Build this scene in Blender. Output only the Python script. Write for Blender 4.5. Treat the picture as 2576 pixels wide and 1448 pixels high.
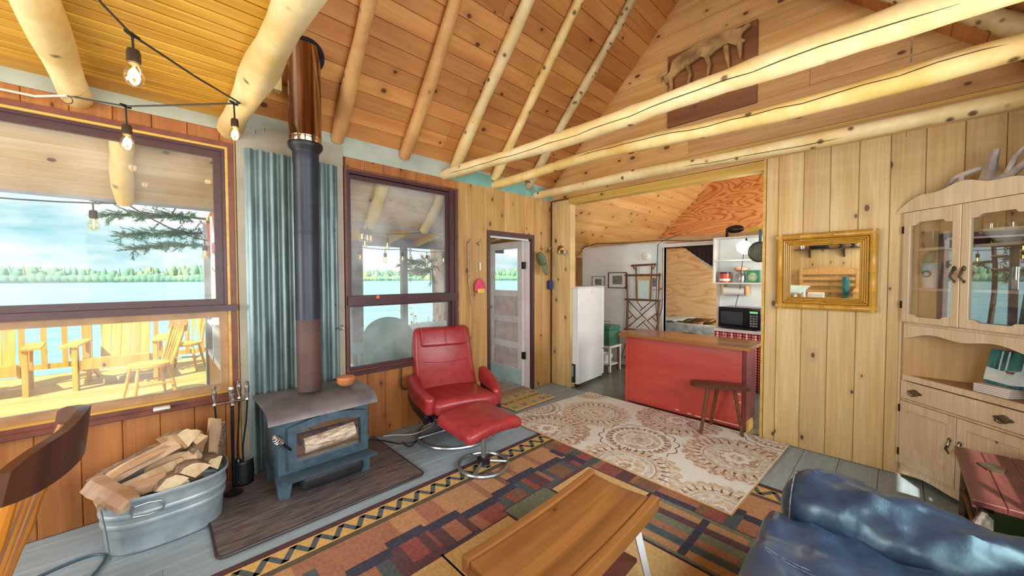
import bpy, math, random
from mathutils import Vector, Matrix
random.seed(11)
S = bpy.context.scene
COL = S.collection
for _o in list(bpy.data.objects): bpy.data.objects.remove(_o)
# ------------------------------------------------------------------ camera
YAW, PITCH, ROLL, FPX = math.radians(43.94), math.radians(1.646), math.radians(-0.086), 934.8
_f = Vector((math.sin(YAW)*math.cos(PITCH), math.cos(YAW)*math.cos(PITCH), -math.sin(PITCH)))
_r = Vector((math.cos(YAW), -math.sin(YAW), 0)); _u = _r.cross(_f)
_r2 = _r*math.cos(ROLL)+_u*math.sin(ROLL); _u2 = -_r*math.sin(ROLL)+_u*math.cos(ROLL)
cam = bpy.data.cameras.new('camera'); camo = bpy.data.objects.new('camera', cam); COL.objects.link(camo)
camo.matrix_world = Matrix(((_r2.x,_u2.x,-_f.x,0),(_r2.y,_u2.y,-_f.y,0),(_r2.z,_u2.z,-_f.z,1.42),(0,0,0,1)))
cam.sensor_width = 36; cam.sensor_fit = 'HORIZONTAL'; cam.lens = FPX/2576*36
cam.clip_start = .02; cam.clip_end = 3000
S.camera = camo
# ------------------------------------------------------------------ view
S.view_settings.view_transform = 'Standard'; S.view_settings.look = 'None'
S.view_settings.exposure = 0.0; S.view_settings.gamma = 1; S.view_settings.use_curve_mapping = False
S.cycles.max_bounces = 7; S.cycles.diffuse_bounces = 3; S.cycles.glossy_bounces = 3
S.cycles.transparent_max_bounces = 10; S.cycles.use_adaptive_sampling = True; S.cycles.adaptive_threshold = .05; S.cycles.sample_clamp_indirect = 6; S.cycles.caustics_reflective = False
S.cycles.caustics_refractive = False
# ------------------------------------------------------------------ sky
W = bpy.data.worlds.new('sky'); S.world = W; W.use_nodes = True
wn = W.node_tree; wn.nodes.clear()
_o = wn.nodes.new('ShaderNodeOutputWorld'); _b = wn.nodes.new('ShaderNodeBackground')
_tc = wn.nodes.new('ShaderNodeTexCoord'); _mp = wn.nodes.new('ShaderNodeMapping'); _mp.inputs['Scale'].default_value = (2.2, 2.2, 8)
_nz = wn.nodes.new('ShaderNodeTexNoise'); _nz.inputs['Scale'].default_value = 1.5; _nz.inputs['Detail'].default_value = 7; _nz.inputs['Roughness'].default_value = .6
_cr = wn.nodes.new('ShaderNodeValToRGB')
_cr.color_ramp.elements[0].position = .39; _cr.color_ramp.elements[0].color = (.30,.66,.72,1)
_cr.color_ramp.elements[1].position = .60; _cr.color_ramp.elements[1].color = (.95,1.0,1.0,1)
_e = _cr.color_ramp.elements.new(.49); _e.color = (.62,.84,.88,1)
for a,b in ((_tc.outputs['Generated'],_mp.inputs[0]),(_mp.outputs[0],_nz.inputs['Vector']),(_nz.outputs['Fac'],_cr.inputs[0]),(_cr.outputs[0],_b.inputs[0]),(_b.outputs[0],_o.inputs[0])):
    wn.links.new(a,b)
_b.inputs[1].default_value = 1.15
# ------------------------------------------------------------------ sun, and added area lamps that brighten the rooms from out of view
def light(name, kind, loc, dirv, energy, color=(1,1,1), size=(1,1), spread=None):
    l = bpy.data.lights.new(name, kind); o = bpy.data.objects.new(name, l); COL.objects.link(o)
    o.location = loc; o.rotation_euler = Vector(dirv).to_track_quat('-Z','Y').to_euler()
    l.energy = energy; l.color = color
    if kind == 'AREA': l.shape = 'RECTANGLE'; l.size, l.size_y = size
    if kind == 'SUN': l.angle = math.radians(.6)
    if spread: l.spread = spread
    return o
light('sun', 'SUN', (-5,-4,9), (.60,.34,-.72), 8.5, (1,.93,.78))
light('fill_light_sofa', 'AREA', (1.2,-.70,1.52), (0,1,.05), 95, (.95,.98,1), (2.3,.95))  # added fill for the window wall and floor, set in the sofa window
light('fill_light_rear', 'AREA', (-2.68,2.35,1.5), (1,-.12,.02), 95, (1,.98,.95), (1.3,1.1))  # added fill toward the partition, in a made-up rear opening
light('fill_light_side', 'AREA', (-1.4,-.70,1.5), (.25,1,0), 75, (1,.98,.94), (1.6,1.0))  # added fill from behind the camera, its opening invented too
light('fill_light_loft', 'AREA', (-2.68,1.3,3.3), (1,0,-.02), 105, (1,.95,.86), (1.6,1.1))  # added lamp in an invented loft gable opening, brightens the roof boards
light('fill_light_kitchen', 'AREA', (4.75,-.6,1.5), (.1,1,.1), 62, (1,.97,.92), (1.2,.9))  # added kitchen fill at an invented opening in the sofa wall

# ------------------------------------------------------------------ node helpers
def lin(c):
    c /= 255.0
    return c/12.92 if c <= .04045 else ((c+.055)/1.055)**2.4
def L(c): return (lin(c[0]), lin(c[1]), lin(c[2]), 1)
class NT:
    def __init__(s, name):
        s.m = bpy.data.materials.new(name); s.m.use_nodes = True; s.t = s.m.node_tree; s.t.nodes.clear()
        s.out = s.n('OutputMaterial'); s.bs = s.n('BsdfPrincipled'); s.t.links.new(s.bs.outputs[0], s.out.inputs[0])
        s.tc = s.n('TexCoord'); s.obj = s.tc.outputs['Object']
    def n(s, typ, props=None, **ins):
        d = s.t.nodes.new('ShaderNode'+typ)
        for k, v in (props or {}).items(): setattr(d, k, v)
        for k, v in ins.items(): s.put(d.inputs[int(k[1:]) if k[0] == 'i' and k[1:].isdigit() else k.replace('_', ' ')], v)
        return d
    def put(s, sock, v):
        if hasattr(v, 'is_output') or isinstance(v, bpy.types.NodeSocket): s.t.links.new(v, sock)
        else: sock.default_value = v
    def ma(s, op, a, b=0.0, c=None):
        d = s.t.nodes.new('ShaderNodeMath'); d.operation = op
        s.put(d.inputs[0], a); s.put(d.inputs[1], b)
        if c is not None: s.put(d.inputs[2], c)
        return d.outputs[0]
    def mr(s, v, a, b, c=0.0, d=1.0):
        k = s.t.nodes.new('ShaderNodeMapRange'); k.clamp = True
        for i, x in enumerate((v,a,b,c,d)): s.put(k.inputs[i], x)
        return k.outputs[0]
    def mix(s, f, a, b, blend='MIX'):
        d = s.t.nodes.new('ShaderNodeMix'); d.data_type = 'RGBA'; d.blend_type = blend
        s.put(d.inputs[0], f); s.put(d.inputs[6], a); s.put(d.inputs[7], b)
        return d.outputs[2]
    def ramp(s, f, stops):
        d = s.t.nodes.new('ShaderNodeValToRGB'); s.put(d.inputs[0], f); e = d.color_ramp.elements
        e[0].position, e[0].color = stops[0]; e[1].position, e[1].color = stops[-1]
        for p, c in stops[1:-1]: x = e.new(p); x.color = c
        return d.outputs[0]
    def noise(s, vec, scale, detail=4, rough=.55, dist=0):
        return s.n('TexNoise', Vector=vec, Scale=scale, Detail=detail, Roughness=rough, Distortion=dist).outputs['Fac']
    def set(s, col=None, rough=None, metal=None, bump=None, bs=.3, bd=.01, **k):
        if col is not None: s.put(s.bs.inputs['Base Color'], col)
        if rough is not None: s.put(s.bs.inputs['Roughness'], rough)
        if metal is not None: s.put(s.bs.inputs['Metallic'], metal)
        if bump is not None:
            b = s.n('Bump', Height=bump, Strength=bs, Distance=bd); s.put(s.bs.inputs['Normal'], b.outputs[0])
        for kk, v in k.items(): s.put(s.bs.inputs[kk.replace('_',' ')], v)
        return s.m
MT = {}
def pm(name, c1, c2=None, scale=8, rough=.5, metal=0, stretch=(1,1,1), bump=0, rv=0, lo=.35, hi=.65, detail=4, **k):
    t = NT(name); c2 = c2 or c1
    vec = t.n('Mapping', Vector=t.obj, Scale=stretch).outputs[0]
    if rv:
        oi = t.n('ObjectInfo'); vec = t.n('VectorMath', {'operation':'ADD'}, i0=vec, i1=t.n('CombineXYZ', X=t.ma('MULTIPLY', oi.outputs['Random'], 31), Y=oi.outputs['Random']).outputs[0]).outputs[0]
    nz = t.noise(vec, scale, detail)
    col = t.ramp(nz, [(lo, L(c1)), (hi, L(c2))])
    if rv:
        v = t.mr(oi.outputs['Random'], 0, 1, 1-rv, 1+rv*.5)
        col = t.mix(1.0, col, t.n('CombineColor', Red=v, Green=v, Blue=v).outputs[0], 'MULTIPLY')
    t.set(col, rough, metal, nz if bump else None, bump, **k)
    MT[name] = t.m; return t.m
def wood(name, c1, c2, ax='xz', kn=.55, rough=.5, rv=.2, kc=(72,36,18), ks=1.0, gs=1.0, bump=.12, kr=.058, fg=.34):
    """boards: ax = axis across the board, axis along the grain"""
    t = NT(name); sp = t.n('SeparateXYZ', Vector=t.obj); d = {'x':0,'y':1,'z':2}
    oi = t.n('ObjectInfo'); rnd = oi.outputs['Random']; off = t.ma('MULTIPLY', rnd, 57.0)
    U = t.ma('ADD', sp.outputs[d[ax[0]]], off); V = t.ma('ADD', sp.outputs[d[ax[1]]], off)
    cx = lambda a, b: t.n('CombineXYZ', X=t.ma('MULTIPLY', U, a), Y=t.ma('MULTIPLY', V, b), Z=off).outputs[0]
    broad = t.noise(cx(9*gs, .7*gs), 1, 3, .5, .6)
    fine = t.noise(cx(70*gs, 2.2*gs), 1, 3, .6)
    vo = t.n('TexVoronoi', {'voronoi_dimensions':'2D'}, Vector=cx(5.2*ks, 3.0*ks), Scale=1.0)
    cr = t.n('SeparateColor', Color=vo.outputs['Color'])
    on = t.ma('GREATER_THAN', cr.outputs[0], kn)
    rad = t.mr(cr.outputs[1], 0, 1, kr*.45, kr*1.5)
    q = t.ma('DIVIDE', vo.outputs['Distance'], rad)
    core = t.ma('MULTIPLY', t.mr(q, .75, 1.15, 1, 0), on)
    halo = t.ma('MULTIPLY', t.mr(q, .9, 4.0, .45, 0), on)
    col = t.ramp(broad, [(.34, L(c2)), (.62, L(c1))])
    col = t.mix(t.mr(fine, .35, .75, fg, 0), col, L([x*.72 for x in c2]))
    col = t.mix(halo, col, L([x*.8 for x in c2]))
    col = t.mix(t.ma('MULTIPLY', core, .9), col, L(kc))
    v = t.mr(rnd, 0, 1, 1-rv, 1+rv*.35); v2 = t.mr(rnd, 0, 1, 1-rv*1.25, 1+rv*.3)
    col = t.mix(1.0, col, t.n('CombineColor', Red=v, Green=v2, Blue=v2).outputs[0], 'MULTIPLY')
    t.set(col, rough, 0, fine, bump, .004); MT[name] = t.m; return t.m
def logmat(name, c1, c2, kc=(60,36,20), ks=9.0, thr=.14, rough=.55):
    t = NT(name); oi = t.n('ObjectInfo'); off = t.ma('MULTIPLY', oi.outputs['Random'], 23)
    vec = t.n('VectorMath', {'operation':'ADD'}, i0=t.obj, i1=t.n('CombineXYZ', X=off, Y=off, Z=off).outputs[0]).outputs[0]
    a = t.noise(vec, 3.2, 4); b = t.noise(vec, 26, 3)
    vo = t.n('TexVoronoi', Vector=vec, Scale=ks); cr = t.n('SeparateColor', Color=vo.outputs['Color'])
    k = t.ma('MULTIPLY', t.mr(vo.outputs['Distance'], thr*.8, thr*1.5, 1, 0), t.ma('GREATER_THAN', cr.outputs[0], .45))
    col = t.ramp(a, [(.35, L(c2)), (.62, L(c1))]); col = t.mix(t.mr(b, .5, .8, 0, .25), col, L([x*.75 for x in c2]))
    col = t.mix(t.ma('MULTIPLY', k, .85), col, L(kc))
    t.set(col, rough, 0, t.ma('ADD', a, t.ma('MULTIPLY', k, -.5)), .25, .02); MT[name] = t.m; return t.m
def plymat(name,c1,c2,k):
    t=NT(name); v=t.n('Mapping',Vector=t.obj,Scale=(1,.55,2.1)).outputs[0]; n=t.noise(v,1.15,2.5,.45,.7); w=t.ma('FRACT',t.ma('MULTIPLY',n,k*1.6)); f=t.noise(t.n('Mapping',Vector=t.obj,Scale=(1,4,60)).outputs[0],1,3)
    c=t.ramp(w,[(.0,L(c2)),(.22,L(c1)),(.62,L(c1)),(.93,L([(a*.35+b*.65) for a,b in zip(c1,c2)])),(1,L(c2))]); c=t.mix(t.mr(f,.4,.8,0,.35),c,L(c2)); t.set(c,.5); MT[name]=t.m; return t.m
def glass(name, tint=(1,1,1), refl=.12, haze=.03, rough=0.0):  # pale diffuse veil painted into the panes for milky glare
    t = NT(name)
    tr = t.n('BsdfTransparent', Color=(*tint,1)); gl = t.n('BsdfGlossy', Roughness=rough, Color=(1,1,1,1))
    df = t.n('BsdfDiffuse', Color=(.85,.9,.92,1))
    fr = t.n('LayerWeight', Blend=.35); f = t.mr(fr.outputs['Facing'], 0, 1, refl*.6, min(1, refl*4))
    m1 = t.n('MixShader', Fac=f); t.t.links.new(tr.outputs[0], m1.inputs[1]); t.t.links.new(gl.outputs[0], m1.inputs[2])
    nz = t.noise(t.obj, 2.3, 3); m2 = t.n('MixShader', Fac=t.mr(nz, .35, .75, haze*.3, haze*1.6))
    t.t.links.new(m1.outputs[0], m2.inputs[1]); t.t.links.new(df.outputs[0], m2.inputs[2])
    t.t.links.new(m2.outputs[0], t.out.inputs[0]); MT[name] = t.m; return t.m
def emis(name, c, strength):
    t = NT(name); e = t.n('Emission', Color=L(c), Strength=strength); t.t.links.new(e.outputs[0], t.out.inputs[0]); MT[name] = t.m; return t.m

# ------------------------------------------------------------------ mesh helpers
class M:
    def __init__(s, o=(0,0,0)):
        s.v=[]; s.f=[]; s.mi=[]; s.o=Vector(o); s.cur=0; s.T=None
    def av(s, p):
        p = Vector(p)
        if s.T is not None: p = s.T @ p
        s.v.append(p - s.o); return len(s.v)-1
    def af(s, idx): s.f.append(tuple(idx)); s.mi.append(s.cur)
    def quadbox(s, P):
        b=[s.av(p) for p in P]
        for q in ((0,3,2,1),(4,5,6,7),(0,1,5,4),(1,2,6,5),(2,3,7,6),(3,0,4,7)): s.af([b[i] for i in q])
        return s
    def box(s, x0,x1,y0,y1,z0,z1):
        return s.quadbox(((x0,y0,z0),(x1,y0,z0),(x1,y1,z0),(x0,y1,z0),(x0,y0,z1),(x1,y0,z1),(x1,y1,z1),(x0,y1,z1)))
    def plk(s, O,U,V,N,u0,u1,v0,v1,t,c=.004):
        O,U,V,N=map(Vector,(O,U,V,N)); c=min(c,(u1-u0)*.3,(v1-v0)*.3,t*.6)
        P=lambda u,v,n: s.av(O+U*u+V*v+N*n)
        R=[[P(u0,v0,n),P(u1,v0,n),P(u1,v1,n),P(u0,v1,n)] for n in (0,t-c)]
        R.append([P(u0+c,v0+c,t),P(u1-c,v0+c,t),P(u1-c,v1-c,t),P(u0+c,v1-c,t)])
        s.af(R[0][::-1]); s.af(R[2])
        for a,b in ((0,1),(1,2)):
            for i in range(4): j=(i+1)%4; s.af((R[a][i],R[a][j],R[b][j],R[b][i]))
        return s
    def rbox(s, x0,x1,y0,y1,z0,z1, r=.02, seg=3, n=1, fn=None):
        """rounded box; n interior cells per side; fn(p) displaces"""
        r=min(r,(x1-x0)/2,(y1-y0)/2,(z1-z0)/2)
        def ts(a,b):
            l=[a+r*(1-math.cos(k/seg*math.pi/2)) for k in range(seg)]+[a+r+(b-a-2*r)*k/n for k in range(n+1)]
            return l+[b-(q-a) for q in l[:seg]][::-1]
        A=[ts(x0,x1),ts(y0,y1),ts(z0,z1)]; lo=(x0+r,y0+r,z0+r); hi=(x1-r,y1-r,z1-r); D={}
        def P(p):
            q=Vector([min(max(p[i],lo[i]),hi[i]) for i in range(3)]); d=Vector(p)-q
            if d.length>1e-9: q=q+d.normalized()*r
            k=tuple(round(c,5) for c in q)
            if k not in D: D[k]=s.av(fn(q) if fn else q)
            return D[k]
        for ax in range(3):
            b,c=(ax+1)%3,(ax+2)%3
            for side in (0,1):
                w=(A[ax][0],A[ax][-1])[side]
                for i in range(len(A[b])-1):
                    for j in range(len(A[c])-1):
                        q=[]
                        for bi,ci in ((i,j),(i+1,j),(i+1,j+1),(i,j+1)):
                            p=[0,0,0]; p[ax]=w; p[b]=A[b][bi]; p[c]=A[c][ci]; q.append(P(p))
                        q2=[]
                        for k in q:
                            if k not in q2: q2.append(k)
                        if len(q2)>2: s.af(q2 if side else q2[::-1])
        return s
    def tube(s, pts, r, n=8, cap=True, jit=0, seed=0):
        pts=[Vector(p) for p in pts]; rs=r if isinstance(r,(list,tuple)) else [r]*len(pts); rg=random.Random(seed)
        t0=(pts[1]-pts[0]).normalized(); up=Vector((0,0,1)) if abs(t0.z)<.9 else Vector((1,0,0))
        a=t0.cross(up).normalized(); rings=[]
        for i,p in enumerate(pts):
            t=(pts[min(i+1,len(pts)-1)]-pts[max(i-1,0)]).normalized()
            a=(a-t*a.dot(t)).normalized(); b=t.cross(a)
            rings.append([s.av(p+(a*math.cos(k*2*math.pi/n)+b*math.sin(k*2*math.pi/n))*rs[i]*(1+jit*(rg.random()-.5))) for k in range(n)])
        for i in range(len(rings)-1):
            for k in range(n): j=(k+1)%n; s.af((rings[i][k],rings[i][j],rings[i+1][j],rings[i+1][k]))
        if cap: s.af(rings[0][::-1]); s.af(rings[-1])
        return s
    def lathe(s, prof, c=(0,0,0), n=20, sx=1, sy=1, X=(1,0,0), Y=(0,1,0), Z=(0,0,1)):
        c,X,Y,Z=map(Vector,(c,X,Y,Z)); rings=[]
        for r,z in prof:
            if r<1e-6: rings.append([s.av(c+Z*z)])
            else: rings.append([s.av(c+Z*z+X*(r*sx*math.cos(k*2*math.pi/n))+Y*(r*sy*math.sin(k*2*math.pi/n))) for k in range(n)])
        for A,B in zip(rings,rings[1:]):
            for k in range(n):
                j=(k+1)%n
                if len(A)==1 and len(B)==1: continue
                if len(A)==1: s.af((A[0],B[j],B[k]))
                elif len(B)==1: s.af((A[k],A[j],B[0]))
                else: s.af((A[k],A[j],B[j],B[k]))
        if len(rings[0])>1: s.af(rings[0][::-1])
        if len(rings[-1])>1: s.af(rings[-1])
        return s
    def prism(s, poly, O,U,V,N, t0=0, t1=.02):
        O,U,V,N=map(Vector,(O,U,V,N)); n=len(poly)
        a=[s.av(O+U*u+V*v+N*t0) for u,v in poly]; b=[s.av(O+U*u+V*v+N*t1) for u,v in poly]
        s.af(a[::-1]); s.af(b)
        for i in range(n): j=(i+1)%n; s.af((a[i],a[j],b[j],b[i]))
        return s
    def sph(s, c, r, nu=12, nv=8):
        r=(r,r,r) if not isinstance(r,(tuple,list)) else r; c=Vector(c); rings=[]
        for i in range(nv+1):
            ph=math.pi*i/nv
            if i in (0,nv): rings.append([s.av(c+Vector((0,0,r[2]*math.cos(ph))))])
            else: rings.append([s.av(c+Vector((r[0]*math.sin(ph)*math.cos(k*2*math.pi/nu),r[1]*math.sin(ph)*math.sin(k*2*math.pi/nu),r[2]*math.cos(ph)))) for k in range(nu)])
        for A,B in zip(rings,rings[1:]):
            for k in range(nu):
                j=(k+1)%nu
                if len(A)==1: s.af((A[0],B[k],B[j]))
                elif len(B)==1: s.af((A[k],B[0],A[j]))
                else: s.af((A[k],B[k],B[j],A[j]))
        return s
    def surf(s, fn, nu, nv):
        g=[[s.av(fn(i/nu,j/nv)) for j in range(nv+1)] for i in range(nu+1)]
        for i in range(nu):
            for j in range(nv): s.af((g[i][j],g[i+1][j],g[i+1][j+1],g[i][j+1]))
        return s
    def flat(s, pts):
        s.af([s.av(p) for p in pts]); return s
    def obj(s, name, mats, parent=None, smooth=35, kind=None, label=None, solid=0):
        me=bpy.data.meshes.new(name); me.from_pydata([tuple(v) for v in s.v],[],s.f); me.update()
        if isinstance(mats,str): mats=[mats]
        for m in mats: me.materials.append(MT[m])
        if any(s.mi): me.polygons.foreach_set('material_index', s.mi)
        if smooth:
            me.polygons.foreach_set('use_smooth',[True]*len(me.polygons))
            try: me.set_sharp_from_angle(angle=math.radians(smooth))
            except Exception: pass
        o=bpy.data.objects.new(name,me); COL.objects.link(o)
        if parent is not None: o.parent=parent
        if solid:
            sm=o.modifiers.new('solid','SOLIDIFY'); sm.thickness=solid; sm.offset=0
        if kind: o['kind']=kind
        if label: o['label']=label
        return o
def thing(name, label, cat, loc=(0,0,0), rz=0, group=None, kind=None, rx=0, ry=0):
    o=bpy.data.objects.new(name,None); COL.objects.link(o); o.empty_display_size=.05
    o.location=loc; o.rotation_euler=(rx,ry,rz)
    if label: o['label']=label
    if cat: o['category']=cat
    if group: o['group']=group
    if kind: o['kind']=kind
    return o
def tag(o, label, cat, group=None):
    o['label']=label; o['category']=cat
    if group: o['group']=group
    return o
def struct(name): return thing(name, None, None, kind='structure')
def copy_tree(o, parent=None):
    c=o.copy(); COL.objects.link(c); c.parent=parent
    for ch in o.children: copy_tree(ch,c)
    return c
def arc(cx,cy,r,a0,a1,n): return [(cx+r*math.cos(math.radians(a0+(a1-a0)*k/n)),cy+r*math.sin(math.radians(a0+(a1-a0)*k/n))) for k in range(n+1)]
def bez(p0,p1,p2,p3,n=10):
    p0,p1,p2,p3=map(Vector,(p0,p1,p2,p3)); return [p0*(1-t)**3+p1*3*t*(1-t)**2+p2*3*t*t*(1-t)+p3*t**3 for t in [k/n for k in range(n+1)]]
X_,Y_,Z_=(1,0,0),(0,1,0),(0,0,1)

# ------------------------------------------------------------------ materials
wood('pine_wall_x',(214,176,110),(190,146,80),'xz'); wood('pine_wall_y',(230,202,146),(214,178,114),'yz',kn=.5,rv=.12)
wood('pine_backlit',(184,122,64),(158,96,46),'xz',rv=.15)  # wall pine with backlit shade put into its colour, boards above and below windows
wood('pine_roof',(222,160,92),(198,130,68),'yx',kn=.45,rv=.2); wood('pine_gable',(228,184,120),(206,154,90),'zy',kn=.6,rv=.18,ks=.9)
wood('pine_loft',(226,178,66),(206,150,44),'yx',kn=.75,rv=.1); wood('pine_kitchen',(226,182,118),(210,156,92),'yx',kn=.35,rv=.12)
plymat('plywood',(222,160,96),(176,92,44),11); plymat('plywood_pale',(236,208,160),(214,174,116),7)
wood('porch_board',(214,190,150),(196,164,118),'yx',kn=.7,rv=.12); wood('deck_wood',(226,196,120),(208,168,84),'yx',kn=.8,rv=.1)
wood('deck_grey',(196,176,150),(176,150,124),'yx',kn=.8,rv=.1)
wood('trim_yellow',(228,192,96),(206,162,72),'zy',kn=.8,rv=.05); wood('yellow_chair',(232,190,84),(214,160,52),'xz',kn=.75,rv=.1)
wood('cab_pine',(240,222,190),(228,204,164),'xz',kn=.82,rv=.06,rough=.4); wood('cab_back',(212,174,116),(196,154,94),'xz',kn=2,rv=.03)
wood('bench_wood',(158,106,56),(118,74,36),'yx',kn=.9,rv=.1,rough=.28); wood('chair_wood',(196,126,44),(160,92,26),'xz',kn=2,rv=.08,rough=.25)
wood('dark_wood',(110,70,50),(84,48,34),'xy',kn=2,rough=.35); wood('bar_top',(176,120,62),(140,86,42),'xy',kn=2,rough=.2)
wood('plaque_wood',(156,100,52),(112,64,32),'zy',kn=.8,rv=0,gs=.6); wood('rail_brown',(88,50,34),(66,36,26),'xz',kn=2,rough=.35)
wood('fire_wood',(230,206,170),(196,158,116),'yx',kn=2,rv=.38,gs=1.6,bump=.6,fg=.5); pm('fire_end',(238,218,178),(212,180,136),14,.8,rv=.12,bump=.3); wood('bamboo',(214,166,66),(190,134,40),'yz',kn=2,rv=.15,rough=.3)
pm('bark',(92,74,60),(160,138,114),16,.9,stretch=(.7,5,5),bump=.9,rv=.2); pm('birch_bark',(226,214,196),(150,120,90),14,.8,stretch=(1,4,4),bump=.4)
logmat('log_pale',(228,208,160),(208,178,116)); logmat('log_yellow',(234,210,146),(214,178,98)); logmat('log_bark',(214,196,150),(168,138,92),(50,34,22),16,.2)
logmat('log_tan',(206,160,100),(184,130,76)); pm('stick',(120,76,40),(88,52,28),30,.6,bump=.3); pm('stick_grey',(120,112,100),(64,60,56),26,.8,bump=.5)
pm('floor_paint',(154,174,188),(140,158,170),5,.42,rv=.06,stretch=(1,6,1)); pm('floor_gap',(52,54,60),(40,42,46))
pm('lino',(112,116,104),(94,98,88),3,.3); pm('plate_paint',(176,184,172),(160,168,156),5,.7); pm('plate_aqua',(128,178,166),(110,160,150),5,.7)
pm('sheathing',(120,86,52),(92,64,40),6,.8); pm('backer',(168,160,142),(150,146,132),4,.75); pm('white_wall',(236,242,242),(224,234,234),2.5,.6)
pm('white_paint',(232,230,224),(214,212,206),4,.45); pm('tan_paint',(206,176,132),(190,158,112),3,.6)
pm('door_paint',(232,224,224),(218,204,204),5,.5,stretch=(1,1,.6)); pm('door_panel',(216,196,194),(196,170,168),7,.5); pm('kick_plate',(196,224,222),(176,206,206),4,.3)  # door_panel is the door paint darkened to stand for recess shading
pm('frame_dark',(78,46,50),(62,36,40),12,.45,stretch=(1,8,8)); pm('frame_brown',(122,68,52),(96,54,44),12,.5); pm('frame_tan',(176,138,96),(154,118,80),9,.5)
pm('corrugated',(132,156,158),(96,114,120),5,.46,.45,stretch=(3,3,.5),bump=.03,bd=.004)
pm('stove_iron',(74,98,112),(60,80,94),18,.5,.15); pm('stove_top',(116,110,112),(96,90,94),9,.42,.2); pm('stove_black',(22,24,28),(34,34,38),12,.55)
pm('pipe_blue',(38,46,62),(24,30,46),3,.42,.2); pm('pipe_rust',(92,66,60),(70,52,52),4,.6,.1); pm('chrome_dark',(186,164,138),(130,112,96),6,.12,1,stretch=(6,6,.3))
pm('chrome',(214,214,210),(190,190,190),6,.18,1); pm('steel_grey',(170,176,178),(150,156,160),8,.3,.8); pm('galv',(180,196,204),(156,172,182),9,.45,.3,bump=.02)
pm('brass',(190,150,80),(150,110,50),9,.3,.9); pm('pewter',(150,140,120),(96,88,76),20,.3,.9); pm('black_metal',(30,32,36),(22,24,28),9,.45,.3); pm('black_plastic',(24,26,32),(16,18,22),9,.3)
pm('red_leather',(164,54,58),(144,40,46),14,.34,bump=.06,bd=.01); pm('red_seam',(120,20,26),(110,18,22)); pm('shell_black',(40,30,34),(28,22,26),7,.4)
pm('hearth',(116,106,104),(78,70,72),6,.45,stretch=(1,7,1),bump=.06); pm('hearth_edge',(60,50,46),(44,38,36))
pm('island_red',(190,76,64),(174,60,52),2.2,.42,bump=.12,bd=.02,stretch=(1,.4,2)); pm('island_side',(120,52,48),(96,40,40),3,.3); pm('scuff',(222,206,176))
pm('leather_dark',(44,54,80),(30,34,56),4,.36,bump=.35,bd=.02,detail=8,Specular_IOR_Level=1.0,Specular_Tint=(.55,.92,1,1),Coat_Weight=.35,Coat_Roughness=.3,Coat_Tint=(.6,.95,1,1)); pm('leather_seam',(120,116,120),(50,54,66),60,.6)
pm('terracotta',(196,130,80),(176,110,66),9,.6); pm('fridge',(222,224,226),(208,212,216),2,.35); pm('appl_black',(16,18,24),(24,26,34),3,.18); pm('appl_window',(70,80,92),(40,46,56),2,.12); pm('keypad',(150,160,160),(110,120,124),40,.4)
pm('green_cooler',(60,118,96),(46,98,80),6,.5,bump=.05); pm('wire_black',(28,30,32)); pm('wire_blue',(56,92,110)); pm('wire_white',(214,206,188)); pm('wire_brown',(110,64,36))
pm('cap_green',(104,118,92),(88,100,78),20,.8,bump=.1); pm('pink_knit',(222,92,120),(196,66,98),40,.85,stretch=(3,3,.6),bump=.5); pm('tag_yellow',(230,204,70),(214,170,50)); pm('blue_cloth',(34,54,120),(26,40,96),14,.8)
pm('rope_grey',(190,170,140),(150,130,104),50,.8); pm('orange_sticker',(226,100,40)); pm('bone',(206,198,190),(150,136,128),9,.6,bump=.2); pm('moose',(196,158,104),(130,98,60),7,.7,bump=.3)
pm('white_glaze',(236,236,232),(224,224,220),3,.2); pm('cup_white',(224,222,226),(212,210,216),3,.35); pm('cup_logo',(24,120,84)); pm('mug_grey',(92,84,74),(60,54,48),5,.2); pm('red_bowl',(96,36,40),(72,26,32),5,.25); pm('brown_bowl',(96,58,44),(70,42,34),4,.25)
pm('teal_print',(60,140,136),(24,70,80),9,.4,stretch=(4,4,.7)); pm('snow_print',(220,232,232),(150,180,190),7,.4); pm('print_grey',(150,160,156),(96,104,100),30); pm('paper',(240,240,236)); pm('green_box',(60,130,90),(40,104,72),5,.5)
pm('can_orange',(204,84,30),(170,50,26),5,.35); pm('soap_green',(110,150,96),(196,206,180),14,.5); pm('jar_fill',(216,208,196),(150,140,128),30,.6); pm('pink_cloth',(226,186,160),(206,160,130),20,.8)
pm('curtain_dark',(70,44,50),(44,28,34),12,.8,stretch=(4,4,.5)); pm('curtain_white',(226,226,224)); pm('maroon',(104,58,54),(84,44,42),5,.35,stretch=(1,6,1)); pm('green_fabric',(34,110,74),(24,90,60),6,.7)
pm('teal_plastic',(130,172,164),(112,156,150),3,.45); pm('table_white',(216,216,206),(200,200,192),4,.4); pm('fascia_blue',(140,150,164),(120,130,148),4,.6); pm('post_grey',(150,150,150),(120,124,128),5,.7); pm('red_stain',(150,66,56),(128,54,48),5,.6); pm('screen_white',(220,220,220),(204,206,208),4,.5)
pm('trunk',(132,120,106),(92,82,74),9,.9,stretch=(1,1,.3),bump=1); pm('needles',(84,136,118),(120,150,112),3,.7); pm('leaf_light',(120,150,76),(150,170,90),5,.6)
pm('lake_bed',(70,90,90)); pm('mirror',(236,236,232),None,3,.02,1); pm('bulb_cap',(58,40,26),(44,32,22),9,.5); pm('smoke_white',(236,236,232))
wood('clapboard',(190,140,84),(168,116,66),'xz',kn=.8)
pm('oak_pale',(222,178,110),(200,150,84),6,.45,stretch=(1,6,6)); pm('lantern',(70,76,78),(110,112,108),6,.3,.6)
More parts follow.
